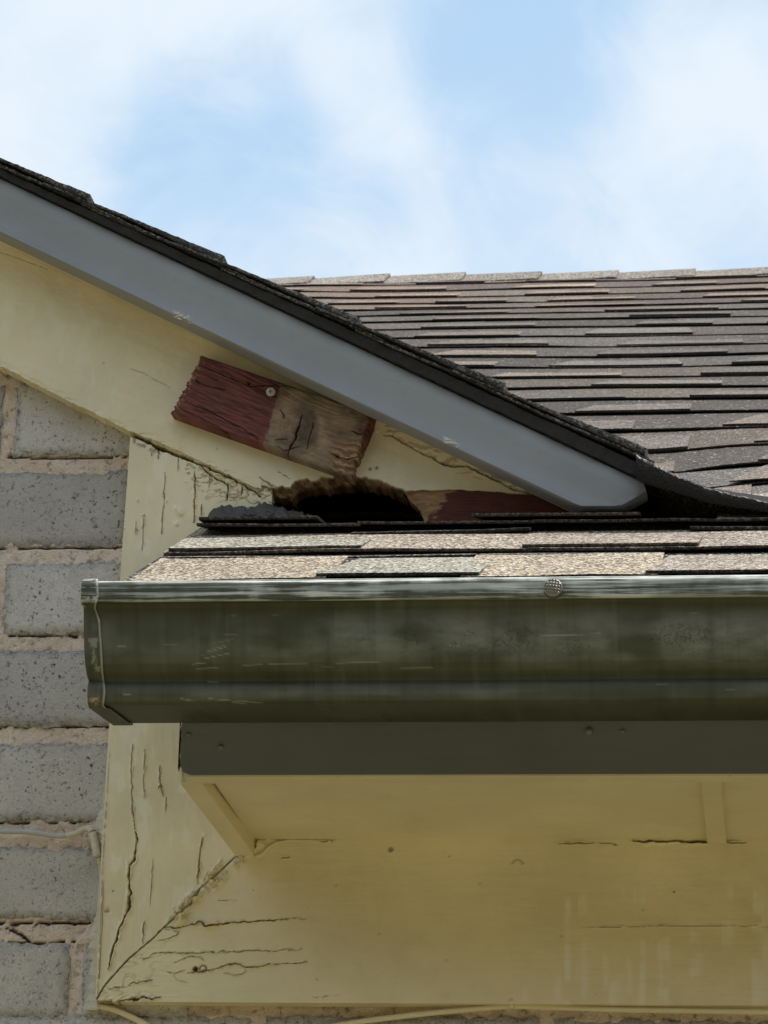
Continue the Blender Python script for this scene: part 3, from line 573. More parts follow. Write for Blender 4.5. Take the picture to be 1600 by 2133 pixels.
# ------------------------------------------------------------------ red wood block screwed over the board
block = tag(empty('wood_block'), 'dark red offcut of wood with bare knotty end, screwed on above the rotted hole', 'wood block')
YB = -0.042
tl, tr, bl, br = on(419, 739, YB), on(779, 862, YB), on(357, 860, YB), on(733, 994, YB)
nu, nv = 330, 170; U, Vv = np.meshgrid(np.linspace(0, 1, nu), np.linspace(0, 1, nv))
B = (tl*(1-U)[..., None]+tr*U[..., None])*(1-Vv)[..., None]+(bl*(1-U)[..., None]+br*U[..., None])*Vv[..., None]
u, v = proj(B)
# saw-cut and broken ends
endj = (fbm(Vv*26, U*0, 2, 301)-.5)
B += (Q_DN*0.0035)[None, None, :]*(endj*(1-sstep(0, .05, U)))[..., None]
B += (-Q_DN*0.006)[None, None, :]*((fbm(Vv*14, U*0+5, 3, 302)-.3)*sstep(.93, 1, U)*sstep(.35, .7, Vv))[..., None]
u, v = proj(B)
kx, ky = 622, 893
lx = ((u-kx)*math.cos(.40)+(v-ky)*math.sin(.40)); ly = (-(u-kx)*math.sin(.40)+(v-ky)*math.cos(.40)); r = np.hypot(lx/1.1, ly)
warp = 34*np.exp(-(r/70)**2)*np.tanh((ly+6)/14)
ph = (ly+warp+40*(fbm(lx/150, ly/50, 3, 303)-.5))/4.2
lines = fbm(ph*1.3, lx/160, 3, 304)*1.5-.25
rings = fbm(r/4.5, np.arctan2(ly, lx)*1.2+8, 3, 305)*1.4-.2
kn = 1-sstep(46, 62, r+10*(fbm(u/20, v/20, 2, 306)-.5))
grain = lines*(1-kn)+rings*kn
bx = 588-(v-785)*0.27+13*(fbm(u/10, v/6, 4, 307, .65)-.5)          # paint edge
red = sstep(-3, 3, bx-u)
redr = sstep(0, 5, u-(762-(v-870)*0.22)+12*(fbm(u/9, v/7, 3, 308)-.5))*(1-sstep(930, 950, v)); red = np.maximum(red, redr)
spl = sstep(678, 700, u)*sstep(905, 940, v+0.15*(u-700))     # splintered corner
f1 = fbm(u/6, v/3, 4, 309); f2 = fbm(lx/50+4, ly/4, 4, 310)
mot = fbm(u/26, v/20, 4, 316); wood = WOODS['grey']*(0.42+0.28*grain+0.35*(f2-.35)+1.1*(mot-.35))[..., None]
dk = (1-sstep(20, 44, np.hypot((u-640)/0.85, (v-898)/1.1)+8*(f1-.5))); wood = wood*(1-0.55*dk)[..., None]+np.array([.05, .04, .045])*(dk*.35)[..., None]
hl = np.exp(-(((u-664)/13)**2+((v-888)/30)**2)); wood = wood*(1+0.55*hl)[..., None]
sg = 0.5+0.5*np.sin((v-0.25*(u-700)+9*(fbm(u/18, v/18, 3, 311)-.5)*2)/2.3); wood = wood*(1-spl)[..., None]+(WOODS['peach']*(0.45+0.75*sg)[..., None])*spl[..., None]
paintg = sstep(.25, .8, fbm(lx/26, ly/3.2, 4, 312)); dk2 = sstep(.55, .75, fbm(lx/40, ly/14, 3, 313))
redc = WOODS['red']*(0.55+0.65*paintg+0.25*lines)[..., None]*(1-0.45*dk2*(1-paintg))[..., None]
tint = wood*(1-red)[..., None]+redc*red[..., None]
ch = sstep(.62, .68, fbm(u/5, v/5, 3, 314))*(1-sstep(0, .05, U)); tint = tint*(1-ch)[..., None]+WOODS['peach']*ch[..., None]
depth = (1-grain)*0.0008*(1-red*0.4)+(1-paintg)*.0006*red+spl*(0.006*sstep(.6, 1, Vv)*fbm(u/22, v/10, 3, 315)+.0016*sg)+0.0005*(f1-.5)
depth += kn*0.0006*rings+hl*-.0015
for i, (p, w, d) in enumerate((([(629, 863), (623, 885), (614, 912), (603, 935), (597, 953)], 2.6, .006), ([(584, 852), (589, 862), (592, 872)], 1.6, .003), ([(575, 929), (592, 938), (608, 934), (624, 930)], 1.4, .002), ([(655, 880), (645, 905), (640, 935)], 1.2, .002), ([(570, 915), (600, 912)], 1.1, .0015),
                               ([(420, 762), (470, 782), (520, 805), (600, 803), (640, 812)], 1.4, .002), ([(400, 790), (440, 806), (470, 812)], 1.2, .002), ([(731, 897), (745, 902), (755, 905)], 2.2, .003), ([(690, 945), (720, 955), (745, 950)], 1.8, .003), ([(380, 835), (440, 858), (500, 890), (540, 915)], 1.2, .0015), ([(372, 848), (430, 875), (500, 915)], 1.2, .0015))):
    g = crack(u, v, p, w, 2.5, 330+i); depth += g*d; tint = tint*(1-0.85*g)[..., None]
ho = np.exp(-((u-518)**2+(v-799)**2)/9); depth += ho*.003; tint = tint*(1-.8*ho)[..., None]
rim = np.minimum(np.minimum(U*170, (1-U)*170), np.minimum(Vv, 1-Vv)*62); depth += 0.0016*(1-sstep(0, 2.4, rim))**2
B[..., 1] += depth
face = sheet('wood_face', B, back=(0.0005, 0.0175, 0.0), attrs={'tint': np.clip(tint, 0.004, 1)}, mat=M['wood'], parent=block)
def pan_screw(name, p, rad, mat, parent):
    n = 26; g = np.linspace(-1.05, 1.05, n*2); Xg, Zg = np.meshgrid(g, g[::-1]); rr = np.hypot(Xg, Zg)
    h = 0.0013*np.sqrt(np.clip(1.25-rr**2, 0, 1)); c = math.radians(8); a = Xg*math.cos(c)+Zg*math.sin(c); b = -Xg*math.sin(c)+Zg*math.cos(c)
    x_ = ((np.abs(a) < .12) & (np.abs(b) < .52)) | ((np.abs(b) < .12) & (np.abs(a) < .52)); h = h-x_*0.0026
    P = np.stack([p[0]+Xg*rad, p[1]-h, p[2]+Zg*rad], -1); kp = (rr < 1)[:-1, :-1]
    return sheet(name, P, kp, back=(0, 0.002, 0), mat=mat, parent=parent)
pan_screw('screw', on(564, 816, YB-0.001), 0.0040, M['zinc'], block)
# ------------------------------------------------------------------ rake fascia (grey sloping board) and its narrow soffit
gb0, gb1 = on(-160, 414.6, Y_RAKEF), on(1205, 1058, Y_RAKEF)
ft = lambda x, y: on(x, y, Y_RAKEF)
rf = tag(empty('rake_fascia'), 'smooth grey painted sloping fascia board under the dark roof edge', 'fascia board')
sl_b = (1058-490)/1205.0; sl_t = (1003-370)/1340.0
lb = lambda x: 490+sl_b*x+3*math.sin(x/500)
ltp = lambda x: 370+sl_t*x
cols = np.linspace(-1700, 1348, 180); prof = np.array([0, .03, .3, .6, .80, .84, .90, .955, .975, .99, 1.0]); outw = np.array([.002, 0, 0, 0, -.0002, -.0010, -.0040, -.0078, -.0084, -.0075, -.0040])
P = np.zeros((len(prof), len(cols), 3))
for j, x in enumerate(cols):
    for i, f in enumerate(prof):
        # the cut end leans: bottom stops at x=1205, top at x=1340, nose at 1348
        lim = np.interp(f, [0, .12, .25, 1], [1340, 1345, 1349, 1349])
        lim = 1340 if f == 0 else lim
        xx = min(x, lim)
        # bottom right corner rests on the shingles: horizontal cut from (1205,1058) to (1300,1056)
        y = min(ltp(xx)*(1-f)+lb(xx)*f, 1029+(1349-xx)*0.56, 1060 if xx > 1205 else 3000)
        p = ft(xx, y); P[i, j] = (p[0], p[1]+outw[i], p[2])
sheet('board', P, back=(0, 0.022, 0), mat=M['grey'], parent=rf)
for (a, b, seed) in ((378, 660, 401), (942, 924, 402)):            # scraped spots on its lower lip
    n = 40; Xg, Yg = np.meshgrid(np.linspace(-18, 18, n), np.linspace(-9, 7, n)); uu, vv = a+Xg, b+Yg+Xg*.40
    mk = (fbm(uu/7, vv/2.5, 3, seed)-.55+0.28*np.exp(-((Xg+2)/13)**2-((Yg+2)/6)**2) > 0.06)
    PP = np.zeros((n, n, 3))
    for i in range(n):
        for j in range(n): PP[i, j] = on(uu[i, j], vv[i, j], Y_RAKEF-0.0092)
    sheet('scrape', PP, mk[:-1, :-1], skirt=False, mat=M['caulk'], parent=rf)
def sp(x, y, Y, up=0.0): p = on(x, y, Y); return p+M_UP*up
a0, a1 = sp(-1700, lb(-1700), Y_RAKEF, .006), sp(1215, lb(1215), Y_RAKEF, .006)
prism('rake_soffit', [a0+np.array([0, .021, 0]), a0+np.array([0, .0440, 0]), a0+np.array([0, .0440, 0])+M_UP*.012, a0+np.array([0, .021, 0])+M_UP*.012], a1-a0, M['cream_plain'])
tag(bpy.data.objects['rake_soffit'], 'narrow cream soffit strip between the grey sloping fascia and the cream gable board', 'soffit')
# ------------------------------------------------------------------ gable roof seen on edge
groof = tag(empty('gable_roof'), 'dark layered shingle edge of the sloping gable roof against the sky', 'roof')
T0, T1 = on(0, 370, Y_RAKEF), on(1340, 1003, Y_RAKEF); qd = T1-T0; LEN = np.linalg.norm(qd); qd /= LEN; mu = np.array([-qd[2], 0, qd[0]])
def gp(s, h, Y): p = T0+qd*s+mu*h; return np.array([p[0], Y, p[2]])
def slab(name, s0, s1, hb, ht, yf, depth, mat, parent, seed, jag=0.0006, tar=True, step=0.003, color=(.1, .095, .09, 1)):
    """strip along the slope: hb/ht give bottom and top height at a distance s; rake edge faces the camera, ragged"""
    n = max(3, int((s1-s0)/step)); S = np.linspace(s0, s1, n)
    j1 = (fbm(S*330, S*0, 3, seed)-.5)*2*jag; j2 = (fbm(S*330+50, S*0, 3, seed+1)-.5)*2*jag; j3 = (fbm(S*90, S*0+3, 3, seed+2)-.5)*0.003
    V = []; tr_ = []
    for i, s in enumerate(S):
        b, t_ = hb(s)+j1[i], ht(s)+j2[i]; f = yf+j3[i]
        V += [gp(s, b, f), gp(s, t_, f-0.0003), gp(s, t_, f-0.0003), gp(s, t_-.001, f+depth), gp(s, b, f+depth)]; tr_ += [1, .35, 0, 0, 1]
    F = []
    for i in range(n-1):
        a, c = i*5, (i+1)*5
        F += [(a, a+1, c+1, c), (a+2, a+3, c+3, c+2), (a+3, a+4, c+4, c+3), (a+4, a, c, c+4)]
    F += [(0, 4, 3, 1), ((n-1)*5, (n-1)*5+1, (n-1)*5+3, (n-1)*5+4)]
    o = pymesh(name, V, F, mat, parent); at = o.data.attributes.new('tar', 'FLOAT', 'POINT'); at.data.foreach_set('value', tr_); fix_normals(o); o.color = color
    return o
dth = lambda s: 0.0062+0.0058*np.clip(s/LEN, -.3, 1.1)
slab('roof_deck_edge', -0.75, LEN+.004, lambda s: 0.0006, lambda s: dth(s), Y_RAKEF-.004, 1.2, M['drip'], groof, 500)
steps_px = [(190, 405), (465, 540), (746, 668), (1050, 808), (1342, 948)]
sk = [float(np.dot(on(a, b, Y_RAKEF-.008)-T0, qd)) for a, b in steps_px]
e0 = sk[1]-sk[0]; sk = [sk[0]-4*e0, sk[0]-3*e0, sk[0]-2*e0, sk[0]-e0]+sk
for i, s_ in enumerate(sk):
    s_prev = s_-0.145*1.9; cl_ = (0.16+rnd.random()*.08,)*3
    col = (cl_[0], cl_[1]*.95, cl_[2]*.9, 1)
    kf = 1+0.35*max(0, (s_/LEN))
    # lower laminate, then upper laminate with its thick butt
    slab('shingle', s_prev, s_+0.012+rnd.uniform(-.004, .01), lambda s: dth(s)+0.0006+0.0018*kf*np.clip((s-s_prev)/(s_-s_prev), 0, 1)+.0006*math.sin(s*40+i), lambda s: dth(s)+0.0022+0.0026*kf*np.clip((s-s_prev)/(s_-s_prev), 0, 1)+.0006*math.sin(s*40+i), Y_RAKEF-.006-rnd.uniform(0, .003), .5, M['shingle_edge'], groof, 510+i*7, color=col)
    slab('shingle', s_-0.145*1.25, s_, lambda s: dth(s)+0.0026+0.0038*kf*np.clip((s-s_+.18)/.18, 0, 1)+.0008*math.sin(s*33+i*2), lambda s: dth(s)+0.0046+0.0066*kf*np.clip((s-s_+.18)/.18, 0, 1), Y_RAKEF-.008-rnd.uniform(0, .003), .5, M['shingle_edge'], groof, 560+i*7, color=col)
# ------------------------------------------------------------------ main roof
roof = tag(empty('shingle_roof'), 'weathered brown-grey shingle roof rising behind the gable and carrying on above the gutter', 'roof')
def piece(name, x0, x1, s0, length, h0, t, slL, slR, seed, color, parent=roof, wav=0.0, jag=0.0007, tip=None, step=0.012, collect=None, mat='shingle'):
    n = max(3, int((x1-x0)/step)+1); f = np.linspace(0, 1, n)
    j = (fbm(f*(x1-x0)*260+seed*1.7, f*0, 3, seed % 90)-.5)*2*jag
    wv = wav*(fbm(f*(x1-x0)*9+x0*9, f*0+seed*.37, 2, 33)-.35)
    V = []; tr_ = []; hb = 0.0012
    for i in range(n):
        xa_ = x0+(x1-x0)*f[i]; xb_ = x0+slL+(x1-slR-x0-slL)*f[i]
        sb = s0+j[i]; hh = h0+wv[i]
        te = t*0.22 if tip is None else tip
        V += [roofp(xa_, sb+.0008, hh), roofp(xa_, sb, hh+t), roofp(xa_, sb, hh+t), roofp(xb_, s0+length, hb+te), roofp(xb_, s0+length, hb)]; tr_ += [1, .55, 0, 0, 1]
    F = []
    for i in range(n-1):
        a, c = i*5, (i+1)*5
        F += [(a, c, c+1, a+1), (a+2, c+2, c+3, a+3), (a, a+4, c+4, c)]
    F += [(0, 1, 3, 4), ((n-1)*5, (n-1)*5+4, (n-1)*5+3, (n-1)*5+1)]
    if collect is not None: collect.append((V, F, tr_, color)); return None
    o = pymesh(name, V, F, M[mat], parent); at = o.data.attributes.new('tar', 'FLOAT', 'POINT'); at.data.foreach_set('value', tr_); o.color = tuple(color)+(1,)
    return o
X_L = on(271, 1203, Y_EAVE)[0]
def xpx(px, k):                          # x of a photo column on the butt line of course k
    y = [1203, 1144, 1090][k]; Yk = Y_EAVE+EX*k*math.cos(ALPHA); return on(px, y, Yk)[0]
H0, TB, TT = 0.0050, 0.0029, 0.0031
G = dict(green=(.315, .295, .24), yel=(.335, .275, .20), pink=(.32, .262, .208), tan=(.31, .255, .205), brn=(.275, .228, .185))
# starter strip hanging over the gutter
piece('starter_strip', X_L-.012, XR, -0.004, .20, 0.0005, .0030, .01, 0, 3, (.05, .048, .048), wav=.002)
lay = {0: [('b', 271, 680, 'yel'), ('t', 659, 998, 'green'), ('b', 960, 1372, 'yel'), ('t', 1345, 1800, 'brn'), ('b', 1760, 2100, 'tan'), ('t', 2050, 2400, 'brn')],
       1: [('b', 343, 752, 'pink'), ('t', 352, 752, 'green'), ('b', 745, 1110, 'pink'), ('t', 1088, 1456, 'tan'), ('b', 1420, 1850, 'brn'), ('b', 1100, 1425, 'brn'), ('t', 1830, 2200, 'tan'), ('b', 1840, 2400, 'brn')],
       2: [('b', 424, 760, 'green'), ('t', 428, 672, 'brn'), ('b', 755, 1120, 'brn'), ('b', 1115, 1500, 'brn'), ('t', 990, 1336, 'tan'), ('b', 1495, 2400, 'brn')]}
sd_ = 900; part_count = 1
for kk, items in lay.items():
    for typ, pa, pb, cn in items:
        sd_ += 1; x0, x1 = xpx(pa, kk), xpx(pb, kk); left_end = pa in (271, 343, 424, 352, 428)
        c = np.array(G[cn])*rnd.uniform(.94, 1.06)
        lng = EX*1.42 if kk < 2 else 0.034
        if kk == 2 and pa >= 1495: lng = EX*1.4
        if typ == 'b': piece('shingle', x0, x1, EX*kk-(.030 if kk == 2 else 0), lng+(.030 if kk == 2 else 0), H0+(.007 if kk == 2 else 0), TB, 0, 0, sd_, c, wav=(.006 if kk == 2 else .0035), step=.008, tip=(.003 if kk == 2 else None))
        else: piece('shingle', x0, x1, EX*kk+.0025-(.030 if kk == 2 else 0), min(lng+(.03 if kk == 2 else 0), EX*1.03), H0+TB+.0002+(.0095 if kk == 2 else 0), TT, (0 if left_end else (.020 if pa < 1100 else .016)), (-.004 if kk < 2 else 0), sd_, c, tip=(.003 if kk == 2 else .0004), wav=.0012, step=.008)
        part_count += 1
# a second thin layer lifting out from under each of the two lower courses
piece('shingle', xpx(352, 1), xpx(1000-6, 1)*1.0, EX-.006, .10, H0-.0035, .0026, 0, 0, 990, (.2, .18, .16), wav=.002); piece('shingle', xpx(1000, 1), xpx(1366, 1), EX-.006, .10, H0-.0035, .0026, 0, 0, 991, (.2, .18, .16), wav=.002)
piece('shingle', xpx(745, 2), xpx(1112, 2), EX*2-.038, .07, H0+.0005, .0028, 0, 0, 992, (.12, .11, .1), wav=.010); piece('shingle', xpx(1440, 2), xpx(1900, 2), EX*2-.038, .07, H0, .0028, 0, 0, 993, (.12, .11, .1), wav=.006)
part_count += 4
# the field of the roof behind the gable: courses 3 .. 24
pal = [(.150, .128, .110), (.120, .106, .096), (.175, .150, .128), (.140, .132, .120), (.160, .136, .115), (.100, .090, .084), (.195, .170, .145)]
stuff = []; rake_line = lambda px: 345+0.452*px
def visible(x0, x1, s):
    us = [proj(roofp(x, s, .01)) for x in (x0, (x0+x1)/2, x1)]
    return any(480 < a < 1612 and b < rake_line(a)+15 for a, b in us)
for kk in range(3, 24):
    s0 = EX*kk; x = -1.1+rnd.uniform(0, .3); f = kk/24
    mid_prev = None; tabs = []
    while x < XR:
        w = rnd.uniform(.105, .175); tabs.append((x, x+w)); x += w+rnd.uniform(.06, .15)
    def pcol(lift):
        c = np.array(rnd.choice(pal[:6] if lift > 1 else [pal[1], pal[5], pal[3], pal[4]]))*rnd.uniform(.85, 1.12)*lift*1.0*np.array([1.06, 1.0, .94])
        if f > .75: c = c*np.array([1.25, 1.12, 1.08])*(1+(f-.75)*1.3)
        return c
    for i, (a, b) in enumerate(tabs):
        m0 = (tabs[i-1][0]+tabs[i-1][1])/2 if i else a-.2; m1 = (a+b)/2
        for typ in ('b', 't'):
            sd_ += 1; ds = rnd.uniform(-.004, .004); tk = rnd.uniform(.0012, .0034)
            xx0, xx1 = (m0, m1) if typ == 'b' else (a, b)
            vis = visible(xx0, xx1, s0) and part_count < 292
            part_count += vis
            kw = dict(collect=None if vis else stuff, step=.02 if vis else .2, mat='shingle_far')
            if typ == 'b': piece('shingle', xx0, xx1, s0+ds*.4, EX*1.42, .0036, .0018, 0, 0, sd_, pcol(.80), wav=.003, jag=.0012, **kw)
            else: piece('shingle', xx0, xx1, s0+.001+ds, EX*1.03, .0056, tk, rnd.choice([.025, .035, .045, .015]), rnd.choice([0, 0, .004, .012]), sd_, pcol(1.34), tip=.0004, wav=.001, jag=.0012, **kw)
bigV, bigF, bigT = [], [], []
for V, F, tr_, c in stuff:
    o0 = len(bigV); bigV += V; bigF += [tuple(q+o0 for q in f) for f in F]; bigT += tr_
o = pymesh('shingle_field', bigV, bigF, M['shingle_far'], roof); at = o.data.attributes.new('tar', 'FLOAT', 'POINT'); at.data.foreach_set('value', bigT); o.color = (.15, .135, .125, 1); tag(o, kind='stuff')
# ridge caps
xr0 = -1.2
while xr0 < XR:
    w = .136; hgt = .006; V = []
    lift = lambda q: (.0105 if q > .5 else .003)
    pts = []
    for q in (0, 1):
        x = xr0+(-.02 if q == 0 else w); h = .003 if q == 0 else .0085
        top = roofp(x, RIDGE_S, h+.004); fr_ = roofp(x, RIDGE_S-.110, h); bk = top+np.array([0, math.cos(ALPHA)*.125, -math.sin(ALPHA)*.125])
        V += [fr_, top, bk, fr_-A_N*.006, top-np.array([0, 0, .007]), bk-np.array([0, 0, .006])]
    F = [(0, 6, 7, 1), (1, 7, 8, 2), (0, 3, 9, 6), (6, 9, 10, 7), (7, 10, 11, 8), (0, 1, 4, 3), (1, 2, 5, 4)]
    o = pymesh('ridge_cap', V, F, M['shingle'], roof); fix_normals(o); at = o.data.attributes.new('tar', 'FLOAT', 'POINT'); at.data.foreach_set('value', [0, 0, 0, 1, 1, 1]*2)
    o.color = tuple(np.array((.225, .198, .168))*rnd.uniform(.85, 1.15))+(1,)
    xr0 += w
# deck under the shingles, and the far slope
def deck(name, x0, x1, s0, s1, mat, th=.012, h=-0.0006):
    P = [roofp(x0, s0, h), roofp(x1, s0, h), roofp(x1, s1, h), roofp(x0, s1, h)]; return prism(name, P, -A_N*th, mat, roof)
deck('roof_deck', X_L+.012, XR, 0.012, (Y_RAKEB-Y_EAVE)/math.cos(ALPHA)-.002, M['felt'])
deck('roof_deck', on(1290, 1060, -.03)[0], XR, (Y_RAKEB-Y_EAVE)/math.cos(ALPHA)+.001, RIDGE_S, M['felt'], h=-.012)
deck('roof_deck', -1.3, on(1290, 1060, -.03)[0]-.001, 0.75, RIDGE_S, M['felt'])
rt = roofp(0, RIDGE_S, 0); o = pymesh('far_slope', [(-1.3, rt[1], rt[2]-.004), (XR, rt[1], rt[2]-.004), (XR, rt[1]+2.5, rt[2]-1.22), (-1.3, rt[1]+2.5, rt[2]-1.22)], [(0, 1, 2, 3)], M['felt'], roof)
# swept valley edge where the gable roof dies into the main roof
TOPV = [(1325, 947), (1345, 957), (1400, 986), (1440, 1003), (1480, 1018), (1540, 1033), (1600, 1046), (1700, 1062), (1850, 1085)]; BOTV = [(1325, 1000), (1345, 1010), (1400, 1026), (1440, 1038), (1480, 1050), (1540, 1060), (1600, 1068), (1700, 1080), (1850, 1098)]
P = []; n = 60; xs = np.linspace(1325, 1850, n)
tv = np.interp(xs, *zip(*TOPV)); bv_ = np.interp(xs, *zip(*BOTV)); jg = (fbm(np.arange(n)*.8, np.arange(n)*0., 3, 71)-.5)
YV = -.088
rowsP = []
for fq, bk in ((0, .16), (0, .08), (0, 0), (.12, -.001), (.5, .0015), (.9, 0), (1, .004), (1, .10)):
    rowp = []
    for i in range(n):
        p = on(xs[i], tv[i]*(1-fq)+bv_[i]*fq+jg[i]*5*(1 if fq < .5 else .4), YV); p = p+(np.array([0, bk, -.004]) if fq == 0 and bk > .01 else A_UP*bk); rowp.append(p)
    rowsP.append(rowp)
vs = sheet('valley_shingle', np.array(rowsP), skirt=False, mat=M['shingle_edge'], attrs={'tar': np.repeat(np.array([0, 0, .15, .9, 1, 1, 1, 1.])[:, None], n, 1)}, parent=roof); vs.color = (.16, .145, .135, 1)
# ------------------------------------------------------------------ sealant lump at the left end of the small roof
xs = np.linspace(430, 662, 90); ys = np.linspace(0, 1, 26); P = np.zeros((26, 90, 3))
top = np.interp(xs, [430, 436, 450, 480, 520, 545, 558, 580, 600, 640, 662], [1084, 1068, 1057, 1054, 1059, 1048, 1047, 1056, 1062, 1071, 1080])+(fbm(xs/6, xs*0, 3, 81)-.5)*12
for i, f in enumerate(ys):
    for j, x in enumerate(xs):
        y = top[j]+(1088-top[j])*f; bul = 0.0095*math.sin(min(1, f*1.2)*math.pi*.5)*(0.25+1.0*fbm(np.array([x/19.]), np.array([f*3.]), 3, 82)[0]); p = on(x, y, Y_RAKEB-.003-bul); P[i, j] = p
tag(sheet('roof_sealant', P, back=(0, .012, 0), mat=M['sealant']), 'lump of dark grey roof sealant between the cracked corner board and the shingle ends', 'sealant')
# ------------------------------------------------------------------ eave: fascia, soffit, end board
zf_top = roofp(0, (Y_FASC-Y_EAVE)/math.cos(ALPHA), -.014)[2]
X_F = on(375, 1560, Y_FASC)[0]
xs = np.concatenate([np.linspace(0, .03, 40), np.linspace(.032, XR-X_F, 60)])+X_F; zs = np.linspace(zf_top-.002, FASC_BOT, 60); X, Z = np.meshgrid(xs, zs); B = np.stack([X, np.full(X.shape, Y_FASC), Z], -1); u, v = proj(B)
lim = X_F+np.where(Z < FASC_BOT+.014, .009*(1-np.sqrt(np.clip(1-((FASC_BOT+.014-Z)/.014)**2, 0, 1))), 0)+(fbm(Z*200, X*0, 3, 91)-.5)*.0035
B[..., 0] = np.maximum(X, lim); B[..., 1] += (fbm(X*8, Z*30, 3, 92)-.5)*.0008
fas = tag(empty('eave_fascia'), 'dark grey fascia board right under the gutter', 'fascia board')
sheet('board', B, back=(0, .018, 0), mat=M['grey_eave'], parent=fas)
# bare wood showing on its broken end
zz = np.linspace(zf_top-.01, FASC_BOT+.006, 50); P = np.zeros((50, 6, 3))
for i, z in enumerate(zz):
    e = (fbm(np.array([z*260.]), np.array([1.]), 3, 93)[0]-.5)*.004-.0005
    for j in range(6): P[i, j] = (X_F-.0012+e*(j/5)-.0010*(j/5), Y_FASC+.001+j*.0034, z)
tg = np.ones((50, 6, 1))*WOODS['rot']*1.4*(0.5+fbm(np.arange(50)[:, None]*.7+np.zeros((1, 6)), np.arange(6)[None, :]*1.2+np.zeros((50, 1)), 3, 94))[..., None]
sheet('bare_end', P, skirt=False, attrs={'tint': tg}, mat=M['wood'], parent=fas, facing=(-1, 0, 0))
box('bottom_edge', X_F+.004, XR, Y_FASC+.0015, Y_FASC+.0205, FASC_BOT-.0022, FASC_BOT+.004, M['cream_plain'], fas, .001)
for a, b, r_ in ((460, 1556, 5), (1227, 1523, 8), (1297, 1523, 4), (393, 1530, 4)):
    p = on(a, b, Y_FASC-.0006); o = tube('nail_head', [p, p-np.array([0, .0009, 0])], r_*.37e-3, M['grey_eave'], fas, 12)
sof = tag(empty('eave_soffit'), 'cream soffit under the eave with a flat batten across it', 'soffit')
XB0 = onz(1466, 1682, SOFF_Z)[0]; XB1 = onz(1508, 1682, SOFF_Z)[0]
X_S = on(445, 1640, -.24)[0]-.002
box('soffit_panel', X_S, (XB0+XB1)/2-.001, Y_FASC+.018, Y_BOARD+.003, SOFF_Z, SOFF_Z+.008, M['cream_plain'], sof)
box('soffit_panel', (XB0+XB1)/2+.001, XR, Y_FASC+.018, Y_BOARD+.003, SOFF_Z, SOFF_Z+.008, M['cream_plain'], sof)
box('batten', XB0, XB1, Y_FASC+.0212, Y_BOARD-.0006, SOFF_Z-.0045, SOFF_Z+.002, M['cream_plain'], sof, .0012)
xe0 = on(375, 1625, -.26)[0]; xe1 = on(490, 1785, Y_BOARD)[0]
wd = .0175; zE = on(500, 1786, Y_BOARD)[2]+.0008
prism('eave_end_board', [(xe0, Y_FASC+.0185, FASC_BOT-.003), (xe0+wd, Y_FASC+.0185, FASC_BOT-.003), (xe1+wd-.001, Y_BOARD-.0004, zE), (xe1, Y_BOARD-.0004, zE)], (0, 0, .11), M['cream_plain'], bev=.0012)
tag(bpy.data.objects['eave_end_board'], 'cream board closing the left end of the eave, running back to the mitred corner', 'trim board')
k2 = tube('paint_bead', [on(a, b, Y_BOARD-.001) for a, b in ((530, 1786), (548, 1779), (560, 1765), (575, 1756), (600, 1751), (680, 1751))], [.0016, .0022, .0018, .0014, .0012, .0006], M['cream_plain'], bpy.data.objects['eave_end_board'], 6)
# ------------------------------------------------------------------ gutter
gut = tag(empty('rain_gutter'), 'weathered dark olive metal rain gutter with scratched pale front lip', 'gutter')
PX = 600
prof = [(-.402, 1211), (-.409, 1206.5), (-.416, 1207.5), (-.4195, 1210.5), (-.4208, 1215), (-.4210, 1230), (-.4204, 1246), (-.4194, 1250.5), (-.4165, 1253), (-.4120, 1254), (-.4095, 1262), (-.4075, 1278), (-.4055, 1300), (-.4020, 1330), (-.3975, 1358), (-.3925, 1381), (-.3858, 1399), (-.3790, 1411), (-.3768, 1418), (-.3790, 1424), (-.3802, 1430), (-.3796, 1445), (-.3770, 1460), (-.3728, 1467), (-.3660, 1470.5)]
NP = len(prof); pz = [np.array([y, on(PX, py, y)[2]]) for y, py in prof]+[np.array([-.2795, on(PX, 1505, -.2795)[2]])]
pz += [np.array([-.2785, pz[-1][1]+.004]), np.array([-.2785, pz[2][1]+.012])]
fine = []; lens = []
for i in range(len(pz)-1):
    m = max(1, int(np.linalg.norm(pz[i+1]-pz[i])/.0010)) if i < NP else 6
    for q in range(m): fine.append(pz[i]+(pz[i+1]-pz[i])*q/m)
fine.append(pz[-1]); fine = np.array(fine)
X_G = on(172, 1226, -.421)[0]
xs = np.concatenate([np.arange(X_G, .66, .0014), np.arange(.66, XR, .02)])
P = np.zeros((len(fine), len(xs), 3)); P[..., 0] = xs[None, :]; P[..., 1] = fine[:, 0][:, None]; P[..., 2] = fine[:, 1][:, None]
u, v = proj(P)
vv = v+0.0075*(u-600)                                           # undo the slight tilt of the level lines
P[..., 1] += (fbm(u/260, v/90, 2, 601)-.5)*.0022*(vv > 1260)*(vv < 1460)
front = (P[..., 1] < -.34)
lip = (1-sstep(1249, 1253, vv))*front*(0.55+0.9*sstep(.4, .6, fbm(u/180, v/25, 2, 602)))*np.interp(u, [172, 260, 420, 640, 900, 1180, 1600, 1700], [.9, 1.2, .7, .85, 1.2, 1.15, 1.0, .9])
lip = np.maximum(lip, 1.25*front*(1-sstep(1208, 1214, vv))); lip = np.clip(lip, 0, 1)
chalk = np.exp(-((vv-1335)/55)**2)*sstep(.2, .6, fbm(u/110, v/60, 3, 603))*(0.4+.6*sstep(350, 900, u))+.55*np.exp(-((vv-1446)/14)**2)*sstep(.3, .7, fbm(u/160, v/30, 3, 604))
pit = np.exp(-((vv-1335)/32)**2)*sstep(.42, .6, fbm(u/60, v/40, 3, 605))*sstep(640, 800, u)*(1-sstep(1450, 1560, u))
